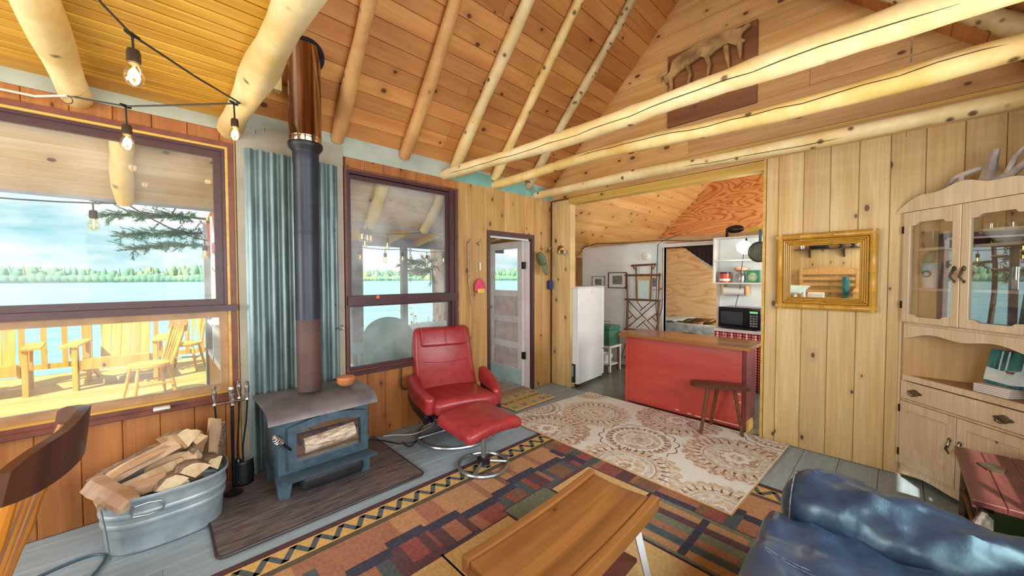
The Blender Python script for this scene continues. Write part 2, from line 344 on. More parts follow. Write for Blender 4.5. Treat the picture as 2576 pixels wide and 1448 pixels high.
pm('blanket_a',(96,74,34),(70,52,24),20,.9); pm('blanket_b',(170,136,60),(140,104,40),20,.9); pm('blanket_c',(50,34,28),(36,24,20),20,.9); pm('blanket_w',(206,216,218),(150,170,180),9,.9)
glass('pane_clear',(1,1,1),.004,.085); glass('pane_cabinet',(.97,.98,.98),.17,.0); glass('pane_hazy',(1,1,1),.004,.16); glass('glassware',(.95,.97,.98),.3,0.02); glass('bulb_glass',(1,.93,.72),.12,0)
emis('filament',(255,206,110),9); MT['filament'].cycles.emission_sampling = 'NONE'; emis('lamp_glow',(255,244,214),10); emis('led',(120,200,130),1.2); MT['led'].cycles.emission_sampling = 'NONE'; pm('skillet',(70,72,52),(52,54,40),6,.4,.3)
# rug materials
for k,c1,c2 in (('rug_maroon',(84,56,60),(68,46,50)),('rug_slate',(84,96,100),(68,80,84)),('rug_gold',(214,176,108),(196,156,88)),('rug_olive',(96,86,68),(78,70,56)),('rug_tan',(188,146,106),(168,124,86)),('rug_rust',(166,118,92),(146,98,76)),('rug_red',(150,88,80),(130,70,66)),('rug_navy',(66,66,86),(52,52,70)),('rug_plum',(100,70,76),(84,58,66)),('rug_cream',(214,184,128),(196,164,104)),('rug_sage',(120,130,108),(98,110,94)),('rug_brown',(132,100,80),(112,84,66)),('rug_black',(44,44,50),(34,34,40))):
    pm(k,c1,c2,60,.95,bump=.4,bd=.006)
pm('med_white',(234,238,234),(222,228,222),60,.95,bump=.3,bd=.004); pm('med_tan',(202,178,152),(228,222,208),38,.95,lo=.42,hi=.6); pm('med_rose',(182,150,134),(226,216,204),34,.95,lo=.44,hi=.58); pm('med_grey',(196,188,172),(224,220,208),30,.95,lo=.42,hi=.6); pm('med_line',(120,84,72),(150,120,104),40,.95)
pm('mat_coir',(214,186,124),(190,158,96),50,.95,bump=.5); pm('mat_green',(96,160,130),(120,176,146),40,.95); pm('mat_purple',(140,120,150),(120,104,132),40,.95); pm('mat_ink',(60,64,60)); pm('mat_edge',(90,70,44),(70,60,40),40,.95)
# gingham: two crossing bands of red over white
def gingham():
    t=NT('gingham'); sp=t.n('SeparateXYZ',Vector=t.obj)
    def st(a,k): return t.ma('GREATER_THAN', t.ma('FRACT', t.ma('MULTIPLY', a, k)), .5)
    h=st(sp.outputs[1],32); v=st(sp.outputs[2],32); f=t.ma('MULTIPLY', t.ma('ADD',h,v), .5)
    t.set(t.ramp(f,[(0,L((240,230,226))),(.5,L((214,96,106))),(1,L((168,30,46)))]),.85); MT['gingham']=t.m
gingham()
def water():
    t=NT('water'); vec=t.n('Mapping',Vector=t.obj,Scale=(.35,1.2,1)).outputs[0]; n1=t.noise(vec,.9,6,.65); n2=t.noise(t.n('Mapping',Vector=t.obj,Scale=(.01,.06,1)).outputs[0],1,3)
    c=t.ramp(n1,[(.35,L((92,146,158))),(.65,L((146,192,200)))]); c=t.mix(t.mr(n2,.4,.7,0,.5),c,L((130,180,190)))
    t.set(c,.22,0,n1,.5,.3); MT['water']=t.m
water()
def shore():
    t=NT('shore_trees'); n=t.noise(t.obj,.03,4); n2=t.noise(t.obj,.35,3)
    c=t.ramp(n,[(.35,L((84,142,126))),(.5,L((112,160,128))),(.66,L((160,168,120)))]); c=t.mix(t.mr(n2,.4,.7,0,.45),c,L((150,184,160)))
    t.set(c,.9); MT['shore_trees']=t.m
shore()
# ================================================================== ROOM
YW, XP, YR, XB = 3.2, 3.83, -.65, -2.6          # window wall, partition, sofa wall, rear wall
ridgeY, ridgeZ = 1.28, 4.478
zl = lambda y: 5.717-.968*y                     # roof slope on the window side
zr = lambda y: 3.23+.975*y                      # roof slope on the sofa side
def planks(parent, name, mats, O, U, V, N, rects, t=.022, c=.004, **k):
    for i,(u0,u1,v0,v1) in enumerate(rects):
        if u1-u0<.004 or v1-v0<.004: continue
        m=mats if isinstance(mats,str) else mats[i%len(mats)]
        M().plk(O,U,V,N,u0,u1,v0,v1,t,c).obj(name,m,parent,smooth=0)
def minus(r, holes):
    """rectangle u0,u1,v0,v1 minus holes -> rectangles"""
    u0,u1,v0,v1=r; cuts=sorted({u0,u1,*[h[0] for h in holes if u0<h[0]<u1],*[h[1] for h in holes if u0<h[1]<u1]}); out=[]
    for a,b in zip(cuts,cuts[1:]):
        segs=[(v0,v1)]
        for h in holes:
            if h[0]<(a+b)/2<h[1]:
                ns=[]
                for s0,s1 in segs:
                    if h[2]>s0: ns.append((s0,min(s1,h[2])))
                    if h[3]<s1: ns.append((max(s0,h[3]),s1))
                segs=[q for q in ns if q[1]-q[0]>.003]
        out+=[(a,b,s0,s1) for s0,s1 in segs]
    return out
# ---- floor
fl=M(); fl.box(XB,XP,YR,YW+.1,-.12,-.022); fl=fl.obj('floor','floor_gap',kind='structure',smooth=0)
rg=random.Random(3); y=YR; k=0
edges=[.07+.2175*i for i in range(-4,16)]
for a,b in zip(edges,edges[1:]):
    a=max(a,YR); b=min(b,YW+.06)
    if b<=a: continue
    x=XB
    while x<XP:
        x2=min(x+rg.uniform(1.6,3.2),XP)
        if XP-x2<.5: x2=XP
        M().plk((0,0,-.022),X_,Y_,Z_,x,x2,a+.0012,b-.0012,.022,.002).obj('plank','floor_paint',fl,smooth=0); x=x2
M().box(XP,7.9,YR,4.15,-.12,-.004).obj('floor_kitchen','lino',kind='structure',smooth=0)
# ---- window wall
W1=(-1.95,.41,.60,2.34); W2=(1.15,2.295,.61,2.338); DR=(2.70,3.465,-.02,1.945)
wl=M()
for r in minus((XB,XP+.1,-.1,2.56),[W1,W2,DR]): wl.box(r[0],r[1],YW+.02,YW+.12,r[2],r[3])
wl=wl.obj('wall_left','sheathing',kind='structure',smooth=0)
bx=[.34+.1645*k for k in range(-18,22)]
for a,b in zip(bx,bx[1:]):
    a2,b2=max(a,XB),min(b,3.824)
    if b2<=a2 or (a2>.40 and b2<1.17): continue
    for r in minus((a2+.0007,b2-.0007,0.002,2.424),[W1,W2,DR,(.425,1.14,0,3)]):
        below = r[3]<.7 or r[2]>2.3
        planks(wl,'board','pine_backlit' if below else 'pine_wall_x',(0,YW+.02,0),X_,Z_,(0,-1,0),[r],.02)
M().box(XB,XP,YW+.004,YW+.02,2.424,2.60).obj('trim_1','plate_paint',kind='structure',smooth=0)
M().plk((0,YW+.004,0),X_,Z_,(0,-1,0),2.2,XP,2.428,2.56,.004).obj('trim_2','plate_aqua',kind='structure',smooth=0)
# thin stop strips beside the second window and at the wall's foot
M().box(2.297,2.315,YW-.012,YW+.01,.62,2.34).obj('trim_3','frame_tan',kind='structure',smooth=0)
# ---- partition with the opening to the kitchen
pw=M(); pw.box(XP+.012,XP+.10,YR,.80,-.05,2.5); pw.box(XP+.012,XP+.10,2.92,YW+.1,-.05,2.44); pw.box(XP+.012,XP+.10,.80,2.92,2.35,2.58)
pw=pw.obj('wall_right','sheathing',kind='structure',smooth=0)
py=[-.65,-.455,-.29,-.12,.05,.215,.38,.545,.715,.80]
for a,b in zip(py,py[1:]): planks(pw,'board','pine_wall_y',(XP+.012,0,0),Y_,Z_,(-1,0,0),[(a+.001,b-.001,.002,2.47)],.02)
for a,b in zip((2.922,2.995,3.085),(2.993,3.083,3.2)): planks(pw,'board','pine_wall_y',(XP+.012,0,0),Y_,Z_,(-1,0,0),[(a,b,.002,2.41)],.02)
M().box(XP-.012,XP+.105,.802,.822,0,2.43).obj('trim_4','trim_yellow',kind='structure',smooth=0)
M().box(XP-.004,XP+.105,2.905,2.92,0,2.345).obj('trim_5','pine_wall_y',kind='structure',smooth=0)
M().box(XP-.012,XP+.105,.822,2.92,2.345,2.425).obj('trim_6','trim_yellow',kind='structure',smooth=0)
M().box(XP-.012,XP+.02,YR,.80,2.475,2.50).obj('trim_7','trim_yellow',kind='structure',smooth=0)
# ---- gable above it: horizontal boards, cut along both slopes
gb=M().prism([(YR,2.47),(3.3,2.47),(3.3,zl(3.3)),(ridgeY,ridgeZ),(YR,zr(YR))],(XP+.012,0,0),Y_,Z_,X_,0,.08).obj('wall_gable','sheathing',kind='structure',smooth=0)
M().box(XP-.01,XP+.012,YR,3.22,2.572,2.60).obj('trim_8','trim_yellow',kind='structure',smooth=0)
zs=[2.43,2.572,2.602,2.78,2.955,3.135,3.315,3.50,3.685,3.87,4.05,4.23,4.40]
for i,(a,b) in enumerate(zip(zs,zs[1:])):
    if i==1: continue
    L0=lambda z: min(3.24,(5.717-z)/.968)-.006
    R0=lambda z: max(YR,(z-3.23)/.975)+.006
    yl,yr=L0(b),R0(b); cut=[R0(a)]+([rg.uniform(yr+.5,yl-.5)] if yl-yr>1.6 else [])+[L0(a)]
    for j,(p,q) in enumerate(zip(cut,cut[1:])):
        tp=(yr if j==0 else p+.001); tq=(yl if j==len(cut)-2 else q-.001)
        M().prism([(p+.001,a+.001),(q-.001,a+.001),(tq,b-.001),(tp,b-.001)],(XP+.012,0,0),Y_,Z_,(-1,0,0),0,.018+.003*rg.random()).obj('board','pine_gable',gb,smooth=0)
# ---- roof: boards along X laid up each slope
su=math.hypot(1,.968)
def slope(name, y0, y1, zf, sgn, x0, x1, mat='pine_roof', back=True, w=.132):
    D=Vector((0,-1,.968)).normalized() if sgn>0 else Vector((0,1,.975)).normalized()
    N=Vector((0,-D.z,D.y)) if sgn<0 else Vector((0,D.z,-D.y)); N=N if N.z<0 else -N
    O=Vector((0,y0,zf(y0))); ln=abs(y1-y0)/abs(D.y)
    b=M().quadbox([O+Vector((x,0,0))+D*d-N*n for n,(x,d) in [(q,p) for q in (.06,0.0) for p in ((x0,0),(x1,0),(x1,ln),(x0,ln))]])
    b=b.obj(name,'sheathing',kind='structure',smooth=0); d=0; r=random.Random(hash(name)%97 if False else len(name))
    while d<ln-.01:
        d2=min(d+w,ln); x=x0
        while x<x1:
            x2=min(x+r.choice((1.68,2.24,2.8,3.4)) ,x1)
            if x1-x2<.3: x2=x1
            M().plk(O,X_,D,N,x+.001,x2-.001,d+.0012,d2-.0012,.018+.002*r.random(),.003).obj('board',mat,b,smooth=0); x=x2
        d=d2
    return b
roofL=slope('ceiling',YW+.02,ridgeY,zl,1,.38,XP)
roofR=slope('ceiling_far_slope',YR,ridgeY,zr,-1,.38,XP,w=.2)
# the rest of the roof above the loft, and the outer skin
M().quadbox([(XB,YW+.1,zl(YW+.1)),(.38,YW+.1,zl(YW+.1)),(.38,ridgeY,ridgeZ),(XB,ridgeY,ridgeZ)]+[(XB,YW+.1,zl(YW+.1)+.08),(.38,YW+.1,zl(YW+.1)+.08),(.38,ridgeY,ridgeZ+.08),(XB,ridgeY,ridgeZ+.08)]).obj('ceiling_loft_slope','pine_roof',kind='structure',smooth=0)
M().quadbox([(XB,ridgeY,ridgeZ),(.38,ridgeY,ridgeZ),(.38,YR,zr(YR)),(XB,YR,zr(YR))]+[(XB,ridgeY,ridgeZ+.08),(.38,ridgeY,ridgeZ+.08),(.38,YR,zr(YR)+.08),(XB,YR,zr(YR)+.08)]).obj('ceiling_loft_far_slope','pine_roof',kind='structure',smooth=0)
M().quadbox([(XB-.3,3.87,zl(3.87)+.09),(5,3.87,zl(3.87)+.09),(5,ridgeY,ridgeZ+.1),(XB-.3,ridgeY,ridgeZ+.1)]+[(XB-.3,3.87,zl(3.87)+.13),(5,3.87,zl(3.87)+.13),(5,ridgeY,ridgeZ+.14),(XB-.3,ridgeY,ridgeZ+.14)]).obj('roof_window_side','sheathing',kind='structure',smooth=0)
M().quadbox([(XB-.3,ridgeY,ridgeZ+.1),(5,ridgeY,ridgeZ+.1),(5,-1.1,zr(-1.1)+.1),(XB-.3,-1.1,zr(-1.1)+.1)]+[(XB-.3,ridgeY,ridgeZ+.14),(5,ridgeY,ridgeZ+.14),(5,-1.1,zr(-1.1)+.14),(XB-.3,-1.1,zr(-1.1)+.14)]).obj('roof_sofa_side','sheathing',kind='structure',smooth=0)
LP=[]
def crack(o,d,k0,k1,seed):
    g=random.Random(seed); ps,rs=LP; d=Vector(d); P=[]
    for i in range(k0,k1):
        e=(d+Vector((0,0,g.uniform(-.12,.12)))).normalized(); P.append(ps[i]+e*rs[i]*.985)
    M().tube(P,[.0005]+[.0028]*(len(P)-2)+[.0005],5).obj('drying_crack','rail_brown',o)
def log(p0,p1,r0,r1,seed,n=12,seg=14,wob=.012):
    g=random.Random(seed); p0,p1=Vector(p0),Vector(p1); ps=[];rs=[]
    ph=[g.uniform(0,6.28) for _ in range(4)]
    for k in range(seg+1):
        t=k/seg; q=p0.lerp(p1,t); w=wob*math.sin(math.pi*t)
        q+=Vector((math.sin(t*5+ph[0]),math.sin(t*4+ph[1]),math.sin(t*6+ph[2])))*w
        ps.append(q); rs.append((r0+(r1-r0)*t)*(1+.08*math.sin(t*17+ph[3])+.12*(g.random()-.5)))
    rs[0]*=.86; rs[-1]*=.86
    LP[:]=[ps,rs]
    return M().tube(ps,rs,n,jit=.05,seed=seed)
for i,(x0,x1,r,m) in enumerate(((1.10,1.02,.048,'log_tan'),(1.69,1.60,.05,'log_tan'),(2.25,2.165,.05,'log_pale'),(2.80,2.65,.045,'log_yellow'),(3.36,3.225,.043,'log_bark'))):
    ya,yb=3.24,1.34; off=-.02-r
    xb=x0+(x1-x0)*(3.24-yb)/(3.24-2.0)
    log((x0,ya-.695*(-off),zl(ya)+off*.718*1.0),(xb,yb+off*.695,zl(yb)+off*.718),r*1.12,r*.9,20+i,seg=18).obj('rafter',m,roofL)
for i,x in enumerate((1.65,2.72,3.28)):
    log((x,-.6,zr(-.6)-.11),(x,1.2,zr(1.2)-.11),.055,.05,40+i).obj('rafter','log_bark' if x>3 else 'log_tan',roofR)
M().quadbox([(4.42,4.4,zl(4.4)+.09),(8.2,4.4,zl(4.4)+.09),(8.2,ridgeY,ridgeZ+.1),(4.42,ridgeY,ridgeZ+.1)]+[(4.42,4.4,zl(4.4)+.135),(8.2,4.4,zl(4.4)+.135),(8.2,ridgeY,ridgeZ+.145),(4.42,ridgeY,ridgeZ+.145)]).obj('roof_kitchen','sheathing',kind='structure',smooth=0)
M().quadbox([(5,ridgeY,ridgeZ+.1),(8.2,ridgeY,ridgeZ+.1),(8.2,-1.1,zr(-1.1)+.1),(5,-1.1,zr(-1.1)+.1)]+[(5,ridgeY,ridgeZ+.14),(8.2,ridgeY,ridgeZ+.14),(8.2,-1.1,zr(-1.1)+.14),(5,-1.1,zr(-1.1)+.14)]).obj('roof_kitchen_far','sheathing',kind='structure',smooth=0)
# ---- loft floor seen from below: narrow beaded strips
lf=M().box(XB,.40,YR,YW+.02,2.545,2.60).obj('ceiling_loft','rail_brown',kind='structure',smooth=0)
y=1.0; r=random.Random(5)
while y<3.02:
    M().plk((0,0,2.545),X_,Y_,(0,0,-1),XB,.395,y+.006,min(y+.077,3.03),.024,.006).obj('strip','pine_loft',lf,smooth=0); y+=.083
M().box(XB,.395,3.03,YW+.004,2.505,2.545).obj('trim_9','pine_loft',kind='structure',smooth=0)
M().box(.38,.41,YR,YW,2.50,2.63).obj('trim_10','log_pale',kind='structure',smooth=0)
tag(log((-.29,3.34,2.432),(-.285,.6,2.455),.066,.07,61,n=16,wob=.006).obj('log_joist','log_pale'),'pale peeled log joist under the beaded ceiling, hook screwed into its end','joist','loft joists')
tag(log((.395,3.32,2.435),(.405,.6,2.46),.068,.074,62,n=16,wob=.006).obj('log_joist','log_pale'),'pale peeled log joist at the ceiling edge beside the chimney pipe','joist','loft joists')
# ---- tie beams
BL=(('knotty pale log tie beam nearest the stove, highest across the gable',2.14,.052,.062,'log_pale'),('crooked pale log tie beam, middle one of three',2.80,.046,.058,'log_yellow'),('straight pale log tie beam lying just above the kitchen opening',3.50,.047,.056,'log_pale'))
for i,(lb,x,r0,r1,m) in enumerate(BL):
    tag(log((x,3.21,2.45 if i!=1 else 2.462),(x-.02,YR+.01,(2.395,2.44,2.405)[i]),r0,r1,70+i,n=14,seg=30,wob=.036 if i==1 else .018).obj('log_beam',m),lb,'beam','log tie beams'); crack(bpy.data.objects['log_beam'+('','.001','.002')[i]],(-.8,0,(-.35,.1,-.5)[i]),(1,9,14)[i],(27,29,24)[i],i)
# ---- rear wall (seen in the mirror), sofa wall; openings besides window_3 are added for light
rb=M()
for q in minus((YR,YW+.1,-.1,2.56),[(1.75,2.95,.95,2.05)]): rb.box(XB-.1,XB,q[0],q[1],q[2],q[3])
for q in minus((YR,3.3,2.56,4.5),[(.5,2.1,2.75,3.85)]): rb.box(XB-.1,XB,q[0],q[1],q[2],q[3])
rb=rb.obj('wall_rear','sheathing',kind='structure',smooth=0)
for k in range(24):
    a=YR+.1645*k; b=min(a+.1645,YW)
    for q in minus((a+.001,b-.001,.002,2.54),[(1.75,2.95,.95,2.05)]): planks(rb,'board','pine_wall_y',(XB,0,0),Y_,Z_,(1,0,0),[q],.02)
sw=M()
for q in minus((XB,8,-.1,2.66),[(.05,2.80,.95,2.02),(-2.2,-.6,1.0,2.0),(4.1,5.4,1.05,1.95)]): sw.box(q[0],q[1],YR-.1,YR,q[2],q[3])
sw=sw.obj('wall_front','pine_wall_x',kind='structure',smooth=0)
wn3=struct('window_3'); f3=M(); f3.box(.05,.10,YR-.08,YR+.01,.95,2.02); f3.box(2.75,2.80,YR-.08,YR+.01,.95,2.02); f3.box(.1,2.75,YR-.08,YR+.01,.95,.98); f3.box(.1,2.75,YR-.08,YR+.01,1.98,2.02)
f3.obj('frame','frame_dark',wn3,smooth=0)
for x in (.98,1.86): M().box(x-.012,x+.012,YR-.06,YR-.03,.98,1.98).obj('muntin','frame_dark',wn3,smooth=0)
M().box(.1,2.75,YR-.06,YR-.03,1.14,1.18).obj('muntin','frame_dark',wn3,smooth=0)

# ================================================================== WINDOWS
def frame_rect(m,x0,x1,z0,z1,w,y0,y1):
    m.box(x0,x0+w,y0,y1,z0,z1); m.box(x1-w,x1,y0,y1,z0,z1); m.box(x0+w,x1-w,y0,y1,z1-w,z1); m.box(x0+w,x1-w,y0,y1,z0,z0+w); return m
w1=struct('window_1'); x0,x1=-1.93,.41
frame_rect(M(),x0,x1,.60,2.34,.03,YW-.008,YW+.1).obj('casing','frame_brown',w1,smooth=0)
m=M(); frame_rect(m,x0+.03,x1-.03,.63,2.31,.014,YW-.002,YW+.1); m.obj('stop_bead','trim_yellow',w1,smooth=0)
s=M(); frame_rect(s,x0+.044,x1-.044,1.215,2.296,.018,YW+.012,YW+.08); frame_rect(s,x0+.062,x1-.062,1.233,2.278,.042,YW+.028,YW+.07)
s=s.obj('upper_sash','frame_dark',w1,smooth=0); M().box(x0+.1,x1-.1,YW+.045,YW+.05,1.27,2.24).obj('pane','pane_clear',s,smooth=0)
M().box(x0+.02,x1+.005,YW-.035,YW+.03,1.195,1.235).obj('meeting_rail','frame_dark',w1,smooth=0)
s=M(); frame_rect(s,x0+.044,x1-.044,.64,1.195,.045,YW+.02,YW+.07); s=s.obj('lower_sash','frame_tan',w1,smooth=0)
M().box(x0+.085,x1-.085,YW+.042,YW+.047,.68,1.155).obj('pane','pane_clear',s,smooth=0)
M().plk((0,YW+.02,0),X_,Z_,(0,-1,0),x0-.01,x1+.01,.575,.605,.05).obj('sill','frame_brown',w1,smooth=0)
lk=M().rbox(-.02,.06,YW-.06,YW-.01,.60,.618,.008).obj('sash_lift','white_paint',w1)
w2=struct('window_2'); x0,x1=1.15,2.295
frame_rect(M(),x0,x1,.61,2.338,.02,YW-.008,YW+.1).obj('casing','frame_brown',w2,smooth=0)
PH='pane_hazy'
s=M(); frame_rect(s,x0+.02,x1-.075,1.20,2.318,.022,YW-.002,YW+.08); frame_rect(s,x0+.03,x1-.095,1.235,2.29,.03,YW+.02,YW+.07)
s=s.obj('upper_sash','frame_dark',w2,smooth=0); M().box(x0+.055,x1-.12,YW+.045,YW+.05,1.26,2.265).obj('pane',PH,s,smooth=0)
m=M(); m.box(x1-.075,x1-.05,YW-.005,YW+.08,.65,2.318); m.box(x1-.045,x1-.02,YW-.01,YW+.06,.65,2.318); m.obj('side_track','frame_dark',w2,smooth=0)
M().box(x0+.01,x1-.01,YW-.03,YW+.03,1.183,1.262).obj('meeting_rail','frame_dark',w2,smooth=0)
s=M(); frame_rect(s,x0+.02,x1-.075,.63,1.19,.022,YW+.02,YW+.07); s=s.obj('lower_sash','frame_dark',w2,smooth=0)
M().box(x0+.04,x1-.095,YW+.042,YW+.047,.65,1.18).obj('pane',PH,s,smooth=0)
M().plk((0,YW+.02,0),X_,Z_,(0,-1,0),x0-.01,x1+.01,.585,.62,.05).obj('sill','frame_dark',w2,smooth=0)
tag(M().lathe([(.016,0),(.016,.002)],(1.415,YW-.033,1.25),16,X=X_,Y=Z_,Z=(0,1,0)).obj('round_sticker','orange_sticker'),'orange round sticker on the dark rail of the window behind the recliner','sticker')
# ================================================================== DOOR
d1=struct('door_1'); m=M(); m.box(2.695,2.735,YW-.012,YW+.12,0,1.95); m.box(3.425,3.468,YW-.012,YW+.12,0,1.95); m.box(2.735,3.425,YW-.012,YW+.12,1.895,1.95)
m.obj('jamb','frame_dark',d1,smooth=0)
m=M(); m.box(2.735,2.75,YW+.03,YW+.05,0,1.895); m.box(3.405,3.425,YW+.03,YW+.1,0,1.895); m.box(2.735,3.425,YW+.03,YW+.05,1.875,1.895); m.obj('door_stop','door_paint',d1,smooth=0)
M().plk((0,0,-.02),X_,Y_,Z_,2.735,3.425,YW-.0,YW+.14,.035).obj('threshold','frame_tan',d1,smooth=0)
lfm=thing('door_leaf',None,None,(3.395,3.31,.025),math.radians(86)); lfm.parent=d1
def dl(n,mt,u0,u1,z0,z1,t0=-.018,t1=.018,c=.002):
    return M().plk((0,t0,0),X_,Z_,(0,1,0),u0,u1,z0,z1,t1-t0,c).obj(n,mt,lfm,smooth=0)
Wd=.72
dl('stile','door_paint',0,.1,0,1.86); dl('stile','door_paint',Wd-.1,Wd,0,1.86)
for z0,z1 in ((1.77,1.86),(1.14,1.22),(.80,.89),(.46,.55),(.0,.21)): dl('door_rail','door_paint',.1,Wd-.1,z0,z1)
for z0,z1 in ((.89,1.14),(.55,.80),(.21,.46)): dl('door_panel','door_panel',.1,Wd-.1,z0,z1,-.008,.008)
dl('pane','pane_clear',.1,Wd-.1,1.22,1.77,-.002,.002)
M().box(.0,Wd-.02,-.03,-.019,.01,.20).obj('kick_plate','kick_plate',lfm,smooth=0); M().box(.0,Wd-.02,.019,.03,.01,.20).obj('kick_plate','kick_plate',lfm,smooth=0)
for z in (.35,1.5): M().box(-.03,.02,-.02,.02,z,z+.09).obj('hinge','black_metal',lfm,smooth=0)
M().sph((Wd-.05,.05,.98),.025).obj('knob','brass',lfm); M().box(Wd-.01,Wd+.004,-.012,.012,.92,1.05).obj('latch_plate','brass',lfm,smooth=0)
# ================================================================== STOVE CORNER
bk=M().prism([(.427,0),(1.14,0),(1.14,2.50),(.60,2.50),(.60,2.47),(.545,2.47),(.545,2.44),(.427,2.44)],(0,YW+.004,0),X_,Z_,(0,-1,0),0,.016)
tag(bk.obj('backer_board','backer',smooth=0),'grey cement backer board behind the corrugated sheet and stove pipe','wall panel')
n=110; pit=.068; xs=[.47+.62*i/n for i in range(n+1)]
cm=M(); rows=[]
for z in (.02,2.325):
    rows.append([[cm.av((x,YW-.03-.016*math.cos(2*math.pi*(x-.50)/pit)+q,z)) for x in xs] for q in (0,.0015)])
for i in range(n):
    for q in (0,1):
        a,b,c,d=rows[0][q][i],rows[0][q][i+1],rows[1][q][i+1],rows[1][q][i]; cm.af((a,b,c,d) if q==0 else (d,c,b,a))
tag(cm.obj('corrugated_sheet','corrugated',smooth=60),'corrugated galvanised metal sheet on the wall behind the stove pipe','metal sheet')
for x,z in ((.5,2.25),(.79,2.25),(1.06,2.2),(.5,1.85),(1.06,1.8),(.5,1.2),(1.06,1.2),(1.06,1.0),(.5,.95)):
    M().sph((x,YW-.04,z),.005,6,4).obj('screw_head','black_metal',bpy.data.objects['corrugated_sheet'])
hm=thing('hearth_mat','dark wood-grained hearth mat under the wood stove','mat',(.785,2.77,0))
m=M((.785,2.77,0)); c=arc(.235,2.365,.035,180,270,4)+arc(1.337,2.365,.035,270,360,4)+[(1.372,3.19),(.2,3.19)]
m.prism(c,(0,0,.001),X_,Y_,Z_,0,.016).obj('mat_top','hearth',hm,smooth=0)
m=M((.785,2.77,0)); m.tube([(x,y,.013) for x,y in c+[c[0]]],.008,6).obj('mat_edge','hearth_edge',hm)
# ---- stove
SO=(.83,2.86,.017); st=thing('wood_stove','cast iron wood stove with a birch log behind its glass door','stove',SO)
def sm(): return M(SO)
m=sm(); m.plk((0,0,.14),X_,Y_,Z_,.535,1.105,2.665,3.04,.45,.01); m.obj('firebox','stove_iron',st)
prof=[(3.03,.60),(3.03,.618),(2.70,.618),(2.645,.612),(2.60,.592),(2.575,.56),(2.565,.533),(2.572,.53),(2.585,.553),(2.61,.58),(2.65,.598),(2.70,.60)]
m=sm(); N=len(prof); a=[m.av((.468,y,z)) for y,z in prof]; b=[m.av((1.135,y,z)) for y,z in prof]
m.af(a); m.af(b[::-1])
for i in range(N): j=(i+1)%N; m.af((a[i],b[i],b[j],a[j]))
m.obj('top_plate','stove_top',st)
for x,y in ((.575,2.70),(1.07,2.70),(.575,3.0),(1.07,3.0)):
    sg=-1 if x<.8 else 1; sy=-1 if y<2.8 else 1
    m=sm(); m.quadbox([(x-.03+sg*.01,y-.02+sy*.02,.018),(x+.03+sg*.01,y-.02+sy*.02,.018),(x+.03+sg*.01,y+.02+sy*.02,.018),(x-.03+sg*.01,y+.02+sy*.02,.018),(x-.05,y-.03,.16),(x+.05,y-.03,.16),(x+.05,y+.03,.16),(x-.05,y+.03,.16)]); m.obj('leg','stove_iron',st)
m=sm(); m.rbox(.655,1.05,2.60,2.92,.045,.14,.03); m.obj('ash_pan','stove_black',st)
m=sm(); m.quadbox([(.525,2.53,.168),(1.115,2.53,.168),(1.105,2.67,.155),(.535,2.67,.155),(.525,2.525,.188),(1.115,2.525,.188),(1.105,2.67,.172),(.535,2.67,.172)]); m.obj('ash_lip','stove_iron',st)
# door: arched frame around glass
out=[(.585,.205),(1.085,.205),(1.085,.47)]+[(1.085-.50*t,.47+.04*math.sin(math.pi*t)) for t in (.1,.2,.3,.4,.5,.6,.7,.8,.9)]+[(.585,.47)]
inn=[(.632,.245),(1.038,.245),(1.038,.43)]+[(1.038-.406*t,.43+.032*math.sin(math.pi*t)) for t in (.1,.2,.3,.4,.5,.6,.7,.8,.9)]+[(.632,.43)]
dm=sm()
A=[[dm.av((x,y,z)) for x,z in P] for P,y in ((out,2.664),(out,2.632),(inn,2.628),(inn,2.66))]
for p,q in ((0,1),(1,2),(2,3)):
    for i in range(len(out)): j=(i+1)%len(out); dm.af((A[p][i],A[p][j],A[q][j],A[q][i]))
dr=dm.obj('stove_door','stove_iron',st,smooth=40)
m=sm(); m.prism([(x,z) for x,z in inn],(0,2.652,0),X_,Z_,(0,1,0),0,.003).obj('door_glass','glassware',dr,smooth=0)
fb=sm(); fb.box(.62,1.05,2.656,2.666,.235,.47); fb.obj('firebox_interior','stove_black',st,smooth=0)
pm('fire_clay',(120,96,70),(84,66,50),8,.9)
sm().box(.64,1.03,2.6535,2.662,.25,.275).obj('fire_brick','fire_clay',st,smooth=0)
sm().tube([(.68,2.672,.325),(1.0,2.672,.345)],[.055,.058],14).obj('birch_log','birch_bark',st)
m=sm(); m.tube([(.60,2.635,.335),(.545,2.60,.405)],.008,8); hd=m.obj('door_handle','black_metal',st)
pts=[]
for k in range(60):
    t=k/59; an=t*math.pi*14; r=.020*math.sin(math.pi*min(max(t,.08),.92))+.004; c=Vector((.547,2.60,.402)).lerp(Vector((.495,2.568,.468)),t)
    d=Vector((-.052,-.032,.066)).normalized(); u=d.cross(Vector((0,0,1))).normalized(); w=d.cross(u); pts.append(c+u*r*math.cos(an)+w*r*math.sin(an))
m=sm(); m.tube(pts,.0028,5); m.obj('coil_grip','chrome',hd)
for z in (.27,.42): m=sm(); m.tube([(1.094,2.645,z-.016),(1.094,2.645,z+.016)],.010,8); m.obj('hinge','stove_iron',st)
m=sm(); m.lathe([(.012,0),(.014,.01),(.006,.02),(0,.022)],(1.0,2.664,.533),10,X=X_,Y=Z_,Z=(0,-1,0)); m.obj('damper_knob','brass',st)
